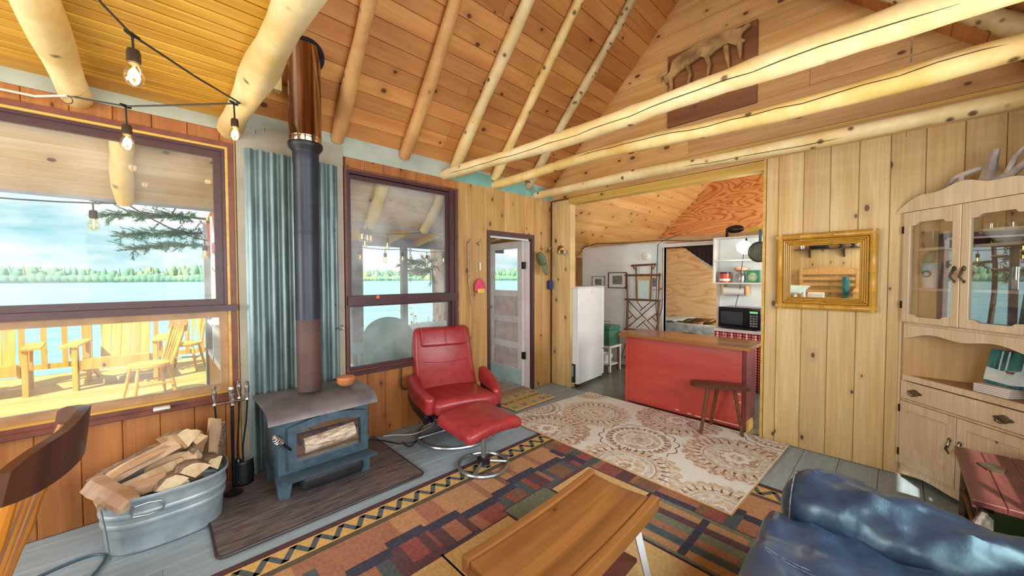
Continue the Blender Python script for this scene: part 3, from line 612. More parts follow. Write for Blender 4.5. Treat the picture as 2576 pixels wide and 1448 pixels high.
# ---- pipe
pp=thing('stove_pipe','black stove pipe rising into a chrome chimney section at the roof','pipe',(.775,2.86,.63))
m=M((.775,2.86,.63)); P=(.775,2.86,0)
m.lathe([(.079,.635),(.079,.66),(.0775,.662),(.0775,1.13),(.079,1.132)],P,28).obj('lower_section','pipe_rust',pp)
m=M((.775,2.86,.63)); m.lathe([(.079,1.13),(.079,1.72),(.0805,1.722),(.0805,1.735),(.079,1.737),(.079,2.20),(.082,2.21),(.082,2.30)],P,28).obj('upper_section','pipe_blue',pp)
m=M((.775,2.86,.63)); m.lathe([(.081,2.27),(.084,2.285),(.104,2.31),(.108,2.325),(.108,2.34),(.098,2.342)],P,28).obj('flange','black_metal',pp)
m=M((.775,2.86,.63)); m.lathe([(.098,2.335),(.101,2.34),(.101,2.375),(.103,2.38),(.101,2.385),(.101,2.99)],P,32).obj('chimney_section','chrome_dark',pp)
pl=M((.775,2.86,.63)); pl.T=None; c0=Vector((.775,2.86,zl(2.86)))
D=Vector((0,-1,.968)).normalized(); Nn=Vector((0,-.696,-.718)); pl.lathe([(.1,.019),(.125,.021),(.125,.024)],c0,24,X=X_,Y=D,Z=Nn); pl.obj('roof_collar','black_metal',pp)
# pot on stove
pt=thing('lidded_pot','small terracotta lidded bowl on the stove top','pot',(1.0,2.80,.636))
m=M(); m.lathe([(.0,0),(.045,0),(.062,.02),(.068,.045),(.064,.047)],n=22).obj('bowl','terracotta',pt); m=M(); m.lathe([(.068,.046),(.06,.058),(.03,.064),(.0,.066)],n=22).obj('lid','terracotta',pt)
m=M(); m.tube([(-.066,0,.045),(-.085,-.01,.055),(-.09,-.02,.05)],.006,6).obj('handle','black_metal',pt)
# bottle opener hung on the corrugated sheet
bo=M(); bo.tube([(1.05,YW-.045,1.005),(1.085,YW-.045,1.01)],.004,6); bo.tube([(1.085+.016*(1-math.cos(t*.5)),YW-.045,1.01+.02*math.sin(t*.5)) for t in range(14)],.003,6)
tag(bo.obj('bottle_opener','chrome'),'small chrome opener hanging on the corrugated sheet','opener')
# scrap of wood and broom-like shim above the pipe
bw=M(); bw.box(.605,.665,2.98,3.05,2.71,2.86); tag(bw.obj('wood_block','log_yellow',smooth=0),'short wooden block wedged at the roof beside the chimney','block')
# ---- tub with firewood
TB=(.03,2.87,0); tb=thing('wash_tub','oval galvanised wash tub full of split firewood','tub',TB)
def tubring(m,f,z,n=56):
    R=[]
    for k in range(n):
        t=2*math.pi*k/n; c,s_=math.cos(t),math.sin(t); R.append(m.av((.262*f*math.copysign(abs(c)**.72,c),.205*f*math.copysign(abs(s_)**.72,s_),z)))
    return R
m=M(); pr=[(.88,.004),(.915,.006),(.93,.014),(.925,.022),(.93,.03),(.96,.138),(.99,.145),(.998,.155),(.99,.165),(.97,.172),(.978,.19),(1.01,.197),(1.02,.207),(1.01,.217),(.988,.224),(1.03,.278),(1.055,.282),(1.065,.293),(1.055,.303),(1.035,.30),(1.015,.27),(.93,.05),(.9,.03)]
RR=[tubring(m,f,z) for f,z in pr]
for A_,B_ in zip(RR,RR[1:]):
    for k in range(56): j=(k+1)%56; m.af((A_[k],A_[j],B_[j],B_[k]))
m.af(RR[0][::-1]); m.af(RR[-1]); m.obj('shell','galv',tb,smooth=50)
for sg,ang in ((1,-100),(1,80)):
    an=math.radians(ang); cx,cy=.262*math.copysign(abs(math.cos(an))**.72,math.cos(an)),.211*math.copysign(abs(math.sin(an))**.72,math.sin(an)); hd=[]
    m=M()
    tx,ty=-math.sin(an),math.cos(an)*.8; tl=math.hypot(tx,ty); tx/=tl; ty/=tl; ox,oy=ty,-tx
    for u,w in ((-.05,.262),(-.062,.235),(-.055,.212),(0,.205),(.055,.212),(.062,.235),(.05,.262),(0,.268),(-.05,.262)): hd.append((cx+tx*u+ox*.012,cy+ty*u+oy*.012,w))
    m.tube(hd,.005,8); m.obj('drop_handle','steel_grey',tb)
m=M(); m.tube([(-.215,-.165,.01),(-.225,-.175,.15),(-.24,-.185,.285)],.003,6); m.obj('seam','steel_grey',tb)
def firewood(lab, c, d, roll, ln, R, seed, bark=True, half=38):
    g=random.Random(seed); d=Vector(d).normalized(); up=Vector((0,0,1)) if abs(d.z)<.9 else Vector((1,0,0))
    a=d.cross(up).normalized(); b=a.cross(d); a2=a*math.cos(roll)+b*math.sin(roll); b2=-a*math.sin(roll)+b*math.cos(roll)
    sec=[(0,0)]+[(R*math.cos(math.radians(t))*(1+.07*(g.random()-.5)),R*math.sin(math.radians(t))) for t in [-half+2*half*k/5 for k in range(6)]]
    m=M(c); rings=[]; K=6
    for k in range(K):
        s=(k/(K-1)-.5)*ln; e=.9 if k in (0,K-1) else 1
        rings.append([m.av(Vector(c)+d*(s+(g.random()-.5)*.012)+a2*((u-R*.5)*e+(g.random()-.5)*.008)+b2*(v*e+(g.random()-.5)*.008)) for u,v in sec])
    for k in range(K-1):
        for i in range(7):
            j=(i+1)%7; m.cur=1 if (bark and 1<=i<=5) else 0; m.af((rings[k][i],rings[k+1][i],rings[k+1][j],rings[k][j]))
    m.cur=2; m.af(rings[0]); m.af(rings[-1][::-1])
    o=m.obj('firewood_log',['fire_wood','bark','fire_end'],smooth=20); o.location=c; tag(o,lab,'firewood','split firewood in the wash tub'); return o
FW=[('split log with shaggy bark standing crosswise at the top of the pile',(.085,2.90,.475),(.30,-.80,.25),1.75,.25,.105,1),
('long pale split log sloping down towards the chair on the pile',(-.045,2.88,.40),(.88,-.15,.40),.9,.32,.075,2,False),
('square-ended split log poking over the tub rim nearest the wooden chair',(-.175,2.76,.315),(.45,-.55,-.30),.8,.24,.085,3,False),
('long ribbed split log lying below the topmost one',(-.05,2.79,.33),(.95,.25,.16),2.4,.32,.075,4,False),
('half-round log end facing out above the tub handle',(.035,2.79,.30),(.15,-.95,.05),1.45,.20,.09,5,True,60),
('pale log end at the rim, second from the stove side',(.125,2.80,.335),(.2,-.95,.10),1.6,.20,.095,6,True,55),
('curled bark-edged log end at the tub rim beside the fire tools',(.205,2.83,.325),(.35,-.85,.1),1.4,.18,.085,7),
('thin pale split log standing upright by the fire tools',(.235,2.93,.40),(.10,.0,1),.5,.28,.06,8),
('dark barked log standing behind the upright pale one',(.265,2.955,.375),(.14,.1,1),2.5,.26,.06,9),
('hairy barked chunk leaning below the topmost log',(.155,2.87,.405),(.2,-.5,.75),.2,.20,.085,10),
('grey log lying at the back of the pile against the boards',(-.11,2.97,.36),(.95,.22,.30),1.0,.32,.085,11),
('broken log stub at the back near the wall boards',(.06,3.0,.40),(.9,-.1,.2),2.0,.30,.08,12),
('short reddish wedge between the log ends in the middle of the tub',(.06,2.86,.355),(.8,-.4,.15),2.8,.24,.08,13),
('thin pale splinter lying on the long logs',(-.06,2.84,.425),(.9,.2,.3),1.2,.26,.04,15,False),
('small barked log end wedged between the half-round ends',(.085,2.82,.275),(.2,-.95,.0),.4,.16,.06,16),
('narrow pale split log along the tub side below the ribbed log',(-.10,2.75,.31),(.85,.0,.12),.4,.26,.055,17,False),
('dark log deep in the tub under the front ends',(.02,2.88,.22),(1,.1,.0),.0,.34,.10,14)]
for f in FW: firewood(*f)
# ---- fire tools on their stand
ts=thing('fire_tool_stand','black iron fireplace tool stand beside the corrugated sheet','tool stand',(.345,2.98,0))
m=M(); m.lathe([(.10,.0),(.10,.012),(.03,.02),(.012,.03)],n=20).obj('base','black_metal',ts)
M().tube([(0,0,.02),(0,0,.64)],.007,8).obj('pole','black_metal',ts)
m=M(); m.tube([(-.085,0,.615),(.085,0,.615)],.006,6); m.tube([(0,-.07,.615),(0,.07,.615)],.006,6); m.obj('hanger','chrome',ts)
M().lathe([(.009,.62),(.012,.64),(.014,.67),(.018,.695),(.012,.715),(0,.72)],n=12).obj('finial','chrome',ts)
for (dx,dy,kind,lb) in ((-.085,0,'tongs','pair of fire tongs with bright handle, leftmost on the tool stand'),(0,-.07,'poker','fire poker with a short bright handle at the front of the stand'),(.05,.06,'brush','hearth brush with bright handle at the back of the stand'),(.085,0,'shovel','ash shovel with rounded black pan next to the stove')):
    t=thing('fire_'+kind,lb,'fire tool',(.345+dx,2.98+dy,.07),group='fireplace tools'); x=-dx*.35
    m=M(); m.tube([(0,0,.545),(x*.3,0,.40),(x,-dy*.3,.24),(x,-dy*.3,.07)],.005,8).obj('rod','black_metal',t)
    zt=.62 if kind!='poker' else .57
    M().lathe([(.006,.54),(.012,.545),(.007,.56),(.013,zt-.02),(.015,zt+.01),(.010,zt+.025),(.013,zt+.04),(0,zt+.052)],n=12).obj('handle','chrome',t)
    m=M()
    if kind=='shovel':
        f=lambda u,v:(x+(u-.5)*.115*(1-.15*abs(v-.5)),-dy*.3-.012-.03*(1-(2*u-1)**2),.15-.16*v)
        m.surf(f,8,8); m.obj('pan','black_metal',t,solid=.004)
    elif kind=='brush': m.lathe([(.012,.15),(.022,.13),(.032,.03),(.03,.0)],(x,-dy*.3,0),12).obj('bristles','black_plastic',t)
    elif kind=='poker': m.tube([(x,-dy*.3,.10),(x,-dy*.3,.02),(x+.03,-dy*.3,.035)],.005,6).obj('hook','black_metal',t)
    else: m.tube([(x,0,.24),(x+.02,0,.12),(x,0,.0)],.004,6); m.tube([(x,0,.24),(x-.02,0,.12),(x,0,.0)],.004,6); m.obj('jaws','black_metal',t)
# ================================================================== RECLINER AND OTTOMAN
rc=thing('recliner','red leather swivel recliner with padded headrest on a round metal base','recliner',(1.945,2.76,0),math.radians(-17)); rc.scale=(1.1,1.06,.91)
def ringtube(m,cx,cy,z,r,tr,n=40): m.tube([(cx+r*math.cos(2*math.pi*k/n),cy+r*math.sin(2*math.pi*k/n),z) for k in range(n+1)],tr,8,cap=False)
m=M(); ringtube(m,0,0,.02,.31,.016); m.obj('ring_base','steel_grey',rc)
m=M(); m.tube([(-.31,0,.03),(0,0,.07),(.31,0,.03)],.014,8); m.tube([(0,-.31,.03),(0,0,.07),(0,.31,.03)],.014,8); m.obj('cross_bar','steel_grey',rc)
M().tube([(0,0,.05),(0,0,.30)],.028,12).obj('post','steel_grey',rc)
m=M(); m.box(-.22,.22,-.25,.2,.285,.305); m.tube([(-.27,-.30,.30),(-.27,.22,.33)],.011,8); m.tube([(.27,-.30,.30),(.27,.22,.33)],.011,8); m.obj('seat_frame','black_metal',rc)
def seatf(p):
    q=Vector(p); q.z+=.03*math.cos(q.x*4.2)-.015*math.sin((q.y+.1)*5)*(1 if q.z>.36 else 0); return q
M().rbox(-.255,.255,-.33,.20,.31,.44,.055,4,6,seatf).obj('seat_cushion','red_leather',rc)
M().rbox(-.26,.26,-.32,.22,.285,.335,.03,3,2).obj('seat_shell','shell_black',rc)
def backf(p):
    h=p.z; q=Vector(p); q.y=p.y+.10+ (h-.38)*.36 - .03*math.cos(p.x*5) + .035*math.sin((h-.4)*7)*.6
    q.x*=1-.10*max(0,h-.7); q.z=.38+(h-.38)*.97; return q
M().rbox(-.27,.27,.06,.19,.37,1.04,.055,4,10,backf).obj('backrest','red_leather',rc)
M().rbox(-.265,.265,.15,.21,.33,.90,.03,3,8,backf).obj('back_shell','shell_black',rc)
def headf(p):
    q=backf(p); q.y-=.018+.008*math.cos(p.x*16)*0; return q
hp=M().rbox(-.215,.215,.035,.10,.845,1.045,.03,4,8,headf).obj('headrest','red_leather',rc)
m=M(); pts=[headf(Vector((0,.033,z))) for z in (.86,.90,.94,.98,1.02)]; m.tube(pts,.003,5); m.obj('seam','red_seam',hp)
m=M(); pts=[backf(Vector((x,.058,.70-.03*math.cos(x*6)))) for x in (-.2,-.1,0,.1,.2)]; m.tube(pts,.0025,5); m.obj('seam','red_seam',rc)
for sg,an in ((-1,'a'),(1,'b')):
    def armf(p,sg=sg):
        q=Vector(p); t=(p.y+.27)/.49; q.z+=.10*t-.035; q.x+=sg*(.035*math.sin(t*2.6)-.03*(1-t)); return q
    x0,x1=(.255,.335) if sg>0 else (-.335,-.255)
    ar=M().rbox(x0,x1,-.27,.22,.36,.535,.04,4,6,armf).obj('armrest','red_leather',rc)
    M().rbox(x0+.012+sg*.006,x1-.012+sg*.014,-.23,.21,.28,.47,.03,3,4,armf).obj('arm_panel','shell_black',ar)
M().lathe([(.02,0),(.024,.02),(.01,.03)],(-.30,-.27,.30),12,X=Y_,Y=Z_,Z=(-1,0,0)).obj('tilt_knob','black_plastic',rc)
ot=thing('ottoman','red leather ottoman on a chrome pedestal with a round foot','ottoman',(1.745,2.12,.012),math.radians(-3))
m=M(); ringtube(m,0,0,.016,.182,.014); m.obj('ring_base','steel_grey',ot)
m=M()
for a in (90,210,330): m.tube([(.182*math.cos(math.radians(a)),.182*math.sin(math.radians(a)),.02),(0,0,.045)],.011,8)
m.obj('spoke','steel_grey',ot); M().tube([(0,0,.03),(0,0,.32)],.019,14).obj('post','steel_grey',ot); M().lathe([(.05,.03),(.05,.06),(.02,.07)],n=18).obj('hub','shell_black',ot)
m=M(); m.box(-.16,.1,-.1,.06,.31,.325); m.obj('top_plate','steel_grey',ot,smooth=0)
def otf(p):
    q=Vector(p); q.z+= .035*math.cos((p.x+.05)*5.5) + .03*(p.y+.03); q.y*=1-.12*(p.x+.3)*0; return q
M().rbox(-.31,.16,-.27,.17,.315,.40,.04,4,8,otf).obj('cushion','red_leather',ot)
# ================================================================== RUGS
sr=thing('patterned_rug','lodge-style rug of rust, navy and cream blocks with a zigzag border','rug',(1.43,1.0,0))
RX0,RX1,RY0,RY1=-.15,2.96,-.22,2.235
base=M((1.43,1.0,0)); base.box(RX0,RX1,RY0,RY1,.0005,.008); base.obj('pile','rug_maroon',sr,smooth=0)
mats=['rug_maroon','rug_slate','rug_gold','rug_olive','rug_tan','rug_rust','rug_red','rug_navy','rug_plum','rug_cream','rug_sage','rug_brown','rug_black']
ix={k[4:]:i for i,k in enumerate(mats)}
rm=M((1.43,1.0,0)); ztop=[.0084]
def rp(mat,pts,dz=0): rm.cur=ix[mat]; rm.flat([(x,y,ztop[0]+dz) for x,y in pts])
def rr(mat,u0,u1,v0,v1,dz=0,jag=0): rp(mat,[(u0,v0),(u1,v0),(u1,v1),(u0,v1)],dz)
# inset fields as rings from outside in
def ringrect(mat,d,dz): rr(mat,RX0+d,RX1-d,RY0+d,RY1-d,dz)
ringrect('gold',.045,.0002); ringrect('olive',.165,.0008); ringrect('tan',.205,.0010)
# zigzag
def zig(p0,p1,inw,n):
    p0,p1,inw=Vector(p0),Vector(p1),Vector(inw); t=(p1-p0)/n
    for k in range(n):
        a=p0+t*k; b=a+t*.5; c=a+t; w=t*.15
        for q,r,f,g in ((a,b,.012,.108),(b,c,.108,.012)):
            A=q+inw*f; B=r+inw*g; rm.cur=ix['slate']; rm.flat([(*(A-w),ztop[0]+.0005),(*(A+w),ztop[0]+.0005),(*(B+w),ztop[0]+.0005),(*(B-w),ztop[0]+.0005)])
zig((RX0+.045,RY1-.045),(RX1-.045,RY1-.045),(0,-1),25); zig((RX1-.045,RY1-.045),(RX1-.045,RY0+.045),(-1,0),20)
zig((RX0+.045,RY0+.045),(RX1-.045,RY0+.045),(0,1),25); zig((RX0+.045,RY1-.045),(RX0+.045,RY0+.045),(1,0),20)
rg=random.Random(8)
sidek=[0]
def side(P, length, flip=False):
    sidek[0]+=1; ad=.0003*sidek[0]
    """bands along one edge; P(u along, v inward)"""
    def q(mat,u0,u1,v0,v1,dz): rp(mat,[P(u0,v0),P(u1,v0),P(u1,v1),P(u0,v1)] if not flip else [P(u0,v1),P(u1,v1),P(u1,v0),P(u0,v0)],dz+ad)
    u=.21
    while u<length-.21:
        w=rg.choice((.05,.07,.09,.13)); e=min(u+w,length-.21); d=max(.205,0)
        q(rg.choice(('tan','tan','brown','rust','tan','rug_tan'[4:])),u,e,.205,.46,.0012); u=e
    u=.30; st=0
    while u<length-.35:
        w=rg.choice((.18,.22,.26)); e=min(u+w,length-.3); off=(.0,.05,.02,-.03)[st%4]; st+=1
        q('navy',u,e,.40+off,.47+off,.0014)
        k=u
        while k<e:
            k2=min(k+rg.choice((.05,.07,.10)),e); q(rg.choice(('red','plum','brown','rust','red','slate')),k,k2,.47+off,.63+off,.0014); k=k2
        q(rg.choice(('plum','navy','slate')),u,e,.63+off,.685+off,.0015); u=e
rp('rust',[(RX0+.205,RY0+.205),(RX1-.205,RY0+.205),(RX1-.205,RY1-.205),(RX0+.205,RY1-.205)],.0011)
ctr=(.66)
rp('cream',[(RX0+ctr,RY0+ctr),(RX1-ctr,RY0+ctr),(RX1-ctr,RY1-ctr),(RX0+ctr,RY1-ctr)],.0013)
side(lambda u,v:(RX0+u,RY1-v),RX1-RX0,True); side(lambda u,v:(RX0+u,RY0+v),RX1-RX0); side(lambda u,v:(RX1-v,RY0+u),RY1-RY0); side(lambda u,v:(RX0+v,RY0+u),RY1-RY0,True)
# centre panels
for (a,b,c,d,mt) in ((.52,1.02,1.10,1.57,'cream'),(1.03,1.48,1.16,1.57,'cream'),(1.50,1.86,1.20,1.62,'sage'),(1.88,2.3,1.1,1.57,'cream'),(.52,1.0,.44,1.08,'tan'),(1.88,2.3,.44,1.08,'sage'),(1.02,1.86,.44,1.08,'cream')):
    rr('plum',a-.012,b+.012,c-.012,d+.012,.0031); rr(mt,a,b,c,d,.0034)
def blob(mt,pts,dz=.0038): rp(mt,pts,dz)
blob('black',[(1.06,1.34),(1.16,1.30),(1.30,1.34),(1.40,1.44),(1.36,1.46),(1.28,1.40),(1.15,1.36)][::1])
blob('black',[(.62,1.28),(.74,1.20),(.90,1.22),(.98,1.34),(.94,1.35),(.86,1.27),(.74,1.26)])
blob('rust',[(.56,1.14),(.66,1.12),(.70,1.22),(.80,1.34),(.76,1.36),(.64,1.24)])
blob('navy',[(1.66+.06*math.cos(t*.5236),1.44+.06*math.sin(t*.5236)) for t in range(12)]); blob('sage',[(1.66+.045*math.cos(t*.5236),1.44+.045*math.sin(t*.5236)) for t in range(12)],.0041)
blob('black',[(1.63,1.42),(1.69,1.43),(1.67,1.48),(1.64,1.46)],.0044)
[rr(c_,1.90+.062*i_,1.955+.062*i_,.46+.03*(i_%3),1.05-.04*(i_%2),.0038) for i_,c_ in enumerate(('tan','slate','rust','sage','plum','tan'))]; rr('navy',1.9,2.28,.72,.76,.0041)
rm.obj('pattern',mats,sr,smooth=0)
wr=thing('medallion_rug','cream rug printed with large tan lace medallions in front of the island','rug',(3.13,1.62,.009))
WC=[(2.425,.655),(3.80,.60),(3.815,2.60),(2.50,2.70)]
wm=M((3.13,1.62,.009)); wm.prism(WC,(0,0,.0095),X_,Y_,Z_,0,.008); wm.obj('pile','med_white',wr,smooth=0)
em=M((3.13,1.62,.009)); em.tube([(x,y,.0145) for x,y in WC+[WC[0]]],.005,6); em.obj('binding','oak_pale',wr)
mm=['med_white','med_tan','med_rose','med_grey','med_line']; pmh=M((3.13,1.62,.009))
def inside(x,y):
    for (ax,ay),(bx,by) in zip(WC,WC[1:]+WC[:1]):
        if (bx-ax)*(y-ay)-(by-ay)*(x-ax)<.010: return False
    return True
def clip(poly):
    for (ax,ay),(bx,by) in zip(WC,WC[1:]+WC[:1]):
        out=[]; f=lambda p:(bx-ax)*(p[1]-ay)-(by-ay)*(p[0]-ax)-.010*math.hypot(bx-ax,by-ay)
        for p,q in zip(poly,poly[1:]+poly[:1]):
            a,b=f(p),f(q)
            if a>=0: out.append(p)
            if (a>=0)!=(b>=0): t=a/(a-b); out.append((p[0]+(q[0]-p[0])*t,p[1]+(q[1]-p[1])*t))
        poly=out
        if len(poly)<3: return []
    return poly
def disc(mat,cx,cy,r,dz,lob=0,amp=0,n=72,ph=0):
    # scalloped disc as wedges so that every polygon stays convex
    P=[(cx+(r*(1+amp*abs(math.sin(lob*.5*(2*math.pi*k/n)+ph))))*math.cos(2*math.pi*k/n),cy+(r*(1+amp*abs(math.sin(lob*.5*(2*math.pi*k/n)+ph))))*math.sin(2*math.pi*k/n)) for k in range(n)]
    pmh.cur=mm.index(mat)
    for k in range(n):
        c=clip([(cx,cy),P[k],P[(k+1)%n]])
        if c: pmh.flat([(x,y,.0178+dz) for x,y in c])
mk_=[0]
def medal(cx,cy,R,kind):
    mk_[0]+=1; z=.0002+.00003*mk_[0]; 
    if kind==0:
        L_=[('med_tan',1,24,.09),('med_white',.80,24,.06),('med_tan',.76,24,.05),('med_line',.60,0,0),('med_white',.585,0,0),('med_grey',.55,0,0),('med_white',.40,16,.1),('med_tan',.36,16,.12),('med_white',.16,8,.3),('med_rose',.11,8,.3)]
    elif kind==1:
        L_=[('med_rose',1,20,.10),('med_tan',.84,30,.05),('med_white',.66,0,0),('med_line',.645,0,0),('med_grey',.63,0,0),('med_white',.44,0,0),('med_line',.425,0,0),('med_white',.41,0,0),('med_rose',.34,8,.35),('med_white',.22,8,.3),('med_rose',.12,6,.3)]
    else:
        L_=[('med_line',1,14,.12),('med_white',.965,14,.12),('med_rose',.86,28,.06),('med_white',.70,28,.05),('med_line',.60,0,0),('med_grey',.585,0,0),('med_rose',.50,16,.1),('med_white',.40,16,.1),('med_grey',.33,10,.2),('med_rose',.14,8,.3)]
    for m_,f,lob,amp in L_: disc(m_,cx,cy,R*f,z,lob,amp,96 if f>.5 else 48); z+=.00022
    pmh.cur=mm.index('med_line'); g=random.Random(int(cx*100))
    for k in range(28):           # little petals round the rim
        a=2*math.pi*k/28; r0,r1=R*.70,R*.92
        c=clip([(cx+r0*math.cos(a-.04),cy+r0*math.sin(a-.04)),(cx+r1*math.cos(a),cy+r1*math.sin(a)),(cx+r0*math.cos(a+.04),cy+r0*math.sin(a+.04))])
        if c: pmh.flat([(x,y,.0178+z) for x,y in c])
for a in ((3.26,2.14,.33,0),(2.60,2.22,.36,1),(3.66,1.47,.36,1),(2.98,1.53,.30,2),(2.50,1.38,.36,0),(3.22,.84,.36,1),(3.80,2.55,.22,0),(2.95,2.66,.22,2),(3.86,.70,.25,2),(2.42,.72,.30,0)): medal(*a)
pmh.obj('medallions',mm,wr,smooth=0)
# ---- door mat with its lettering and paw prints
dm=thing('door_mat','tan coir doormat with paw prints reading WIPE YOUR PAWS','doormat',(3.045,2.975,0))
M().plk((0,0,.001),X_,Y_,Z_,-.33,.33,-.205,.205,.016,.004).obj('coir','mat_coir',dm,smooth=0)
M().box(-.333,.333,-.208,.208,.0005,.006).obj('backing','mat_edge',dm,smooth=0)
def text(body,size,loc,rot,mat,parent,name='lettering',ext=.0006,align='CENTER'):
    c=bpy.data.curves.new(name,'FONT'); c.body=body; c.size=size; c.align_x=align; c.align_y='CENTER'; c.extrude=ext; c.materials.append(MT[mat])
    t=bpy.data.objects.new(name,c); COL.objects.link(t); me=bpy.data.meshes.new_from_object(t.evaluated_get(bpy.context.evaluated_depsgraph_get())); bpy.data.objects.remove(t)
    o=bpy.data.objects.new(name,me); COL.objects.link(o); o.location=loc; o.rotation_euler=rot; o.parent=parent; return o
text('WIPE YOUR PAWS',.068,(0,.01,.0176),(0,0,0),'mat_ink',dm)
g=random.Random(2)
def paw(m,s,r):
    for dx,dy,rr_ in ((0,-.3,.5),(-.55,.15,.22),(-.2,.5,.24),(.2,.5,.24),(.55,.15,.22)):
        cx,cy=s*(dx*math.cos(r)-dy*math.sin(r)),s*(dx*math.sin(r)+dy*math.cos(r))
        m.flat([(cx+s*rr_*math.cos(k*.7854),cy+s*rr_*math.sin(k*.7854),.0173) for k in range(8)])
for k,(x,y) in enumerate([(-.27,.13),(-.13,.15),(.02,.14),(.17,.15),(.27,.12),(-.26,-.13),(-.12,-.13),(.03,-.14),(.18,-.12),(.27,-.13),(-.28,0.02),(.29,.0)]):
    m=M(); paw(m,.052,g.uniform(-.6,.6)); o=m.obj('paw_print','mat_green' if k%2 else 'mat_purple',dm,smooth=0); o.location=(x,y,0)
# ================================================================== COFFEE BENCH
cb=thing('coffee_bench','low worn wooden bench with a dished plank top, used as coffee table','bench',(1.21,.905,.009),math.radians(2))
def dish(p):
    q=Vector(p); q.z+= .014*((p.x/.42)**2) -.010*(1-(p.y/.15)**2); return q
M().rbox(-.415,.415,-.148,.148,.355,.385,.004,1,10,dish).obj('seat_board','bench_wood',cb,smooth=30)
def dish2(p): q=Vector(p); q.z+=.014*((p.x/.42)**2); return q
for sg in (-1,1): M().rbox(-.425,.425,sg*.168-.018,sg*.168+.018,.335,.395,.005,1,10,dish2).obj('side_rail','bench_wood',cb,smooth=30)
for sx in (-1,1):
    M().box(sx*.405-.02,sx*.405+.02,-.148,.148,.335,.378).obj('end_rail','bench_wood',cb,smooth=0)
    for sy in (-1,1):
        m=M(); a=Vector((sx*.30,sy*.12,.35)); b=Vector((sx*.37,sy*.17,.006))
        m.tube([a,b],[.022,.018],4); m.obj('leg','screen_white' if sx>0 else 'maroon',cb,smooth=0)
M().box(-.36,.36,-.11,.11,.10,.118).obj('lower_shelf','maroon',cb,smooth=0)
# ================================================================== SOFA
sf=thing('leather_sofa','dark blue-black leather sofa with stitched arm at the frame corner','sofa',(1.0,-.1,0))
def M2(): return M((1.0,-.1,0))
from mathutils import noise as NZ
def wr_(p,s,a): return a*(NZ.noise(Vector(p)*s)+.5*NZ.noise(Vector(p)*s*2.3)-.6*abs(NZ.noise(Vector((p[0]*s*.9,p[1]*s*2.2,p[2]*s)))))
def puff(a,fx,fy):
    def f(p):
        q=Vector(p); q.z+=wr_(p,9,.012); q.z+=a*math.sin(p.x*fx)*math.cos(p.y*fy)+.006*math.sin(p.x*31+p.y*17)+.004*math.sin(p.y*43-p.x*11); return q
    return f
M2().rbox(.0,1.86,-.52,.30,.05,.27,.03,3,2).obj('base','leather_dark',sf)
for x0,x1 in ((-.10,.80),(.83,1.835)):
    cu=M2().rbox(x0,x1,-.40,.355,.25,.478,.055,5,34,puff(.012,6,7)).obj('seat_cushion','leather_dark',sf)
    for xx in (x0+.30,x0+.66):
      for e in (0,.012):
        m=M2(); m.tube([puff(.012,6,7)(Vector((xx+e,y,.4785))) for y in [-.36+.66*k/16 for k in range(17)]],.0018,5); m.obj('stitched_seam','leather_seam',cu)
def armf2(p):
    q=Vector(p); q.z+=wr_(p,10,.014); q.x+=wr_((p.y,p.x,p.z),11,.010); q.z+=.012*math.sin(p.y*7+.5)+.008*math.sin(p.y*23+p.x*30); q.x+=.012*math.sin(p.y*9); return q
am=M2().rbox(1.80,2.10,-.50,.33,.30,.60,.135,7,34,armf2).obj('arm_roll','leather_dark',sf)
M2().rbox(1.84,2.06,-.50,.31,.05,.40,.03,3,4).obj('arm_base','leather_dark',sf)
m=M2(); m.tube([armf2(Vector((1.95+.132*math.cos(t),.285,.45+.132*math.sin(t)))) +Vector((0,.0,0)) for t in [k*.2618 for k in range(25)]],.0025,6); m.obj('stitched_seam','leather_seam',am)
def bkf(p): q=Vector(p); q.y-=(p.z-.5)*.25; q.z+=.01*math.sin(p.x*9); return q
for x0,x1 in ((-.10,.84),(.86,1.84)):
    M2().rbox(x0,x1,-.50,-.28,.40,.86,.09,5,8,bkf).obj('back_cushion','leather_dark',sf)
M2().rbox(-.1,2.04,-.62,-.44,.05,.70,.05,3,3).obj('back_frame','leather_dark',sf)
# ================================================================== CORNER CABINET
cc=thing('corner_cabinet','pale pine corner hutch with glazed upper doors, drawer and panelled lower doors','cabinet',(3.815,-.012,0),math.radians(225))
CW=.745
def cp(n,mt,u0,u1,z0,z1,y0=0,t=.02,par=None,c=.003): return M().plk((0,y0+t,0),X_,Z_,(0,-1,0),u0,u1,z0,z1,t,c).obj(n,mt,par or cc,smooth=0)
# carcass: sides, back, floors
TRI=[(.055,.022),(CW-.055,.022),(CW/2+.01,.335),(CW/2-.01,.335)]
m=M(); m.prism([(.02,.0),(.035,.0),(CW/2,.34),(CW/2-.015,.34)],(0,0,.06),X_,Y_,Z_,0,1.82); m.obj('side_panel','cab_back',cc,smooth=0)
m=M(); m.prism([(CW-.02,.0),(CW/2+.015,.34),(CW/2,.34),(CW-.035,.0)],(0,0,.06),X_,Y_,Z_,0,1.82); m.obj('side_panel','cab_back',cc,smooth=0)
for z,nm,mt in ((.06,'bottom_board','cab_pine'),(.715,'counter','frame_tan'),(1.085,'shelf','cab_pine'),(1.325,'shelf','cab_pine'),(1.595,'shelf','cab_pine'),(1.87,'top_board','cab_pine')):
    M().prism(TRI,(0,0,z),X_,Y_,Z_,0,.018).obj(nm,mt,cc,smooth=0)
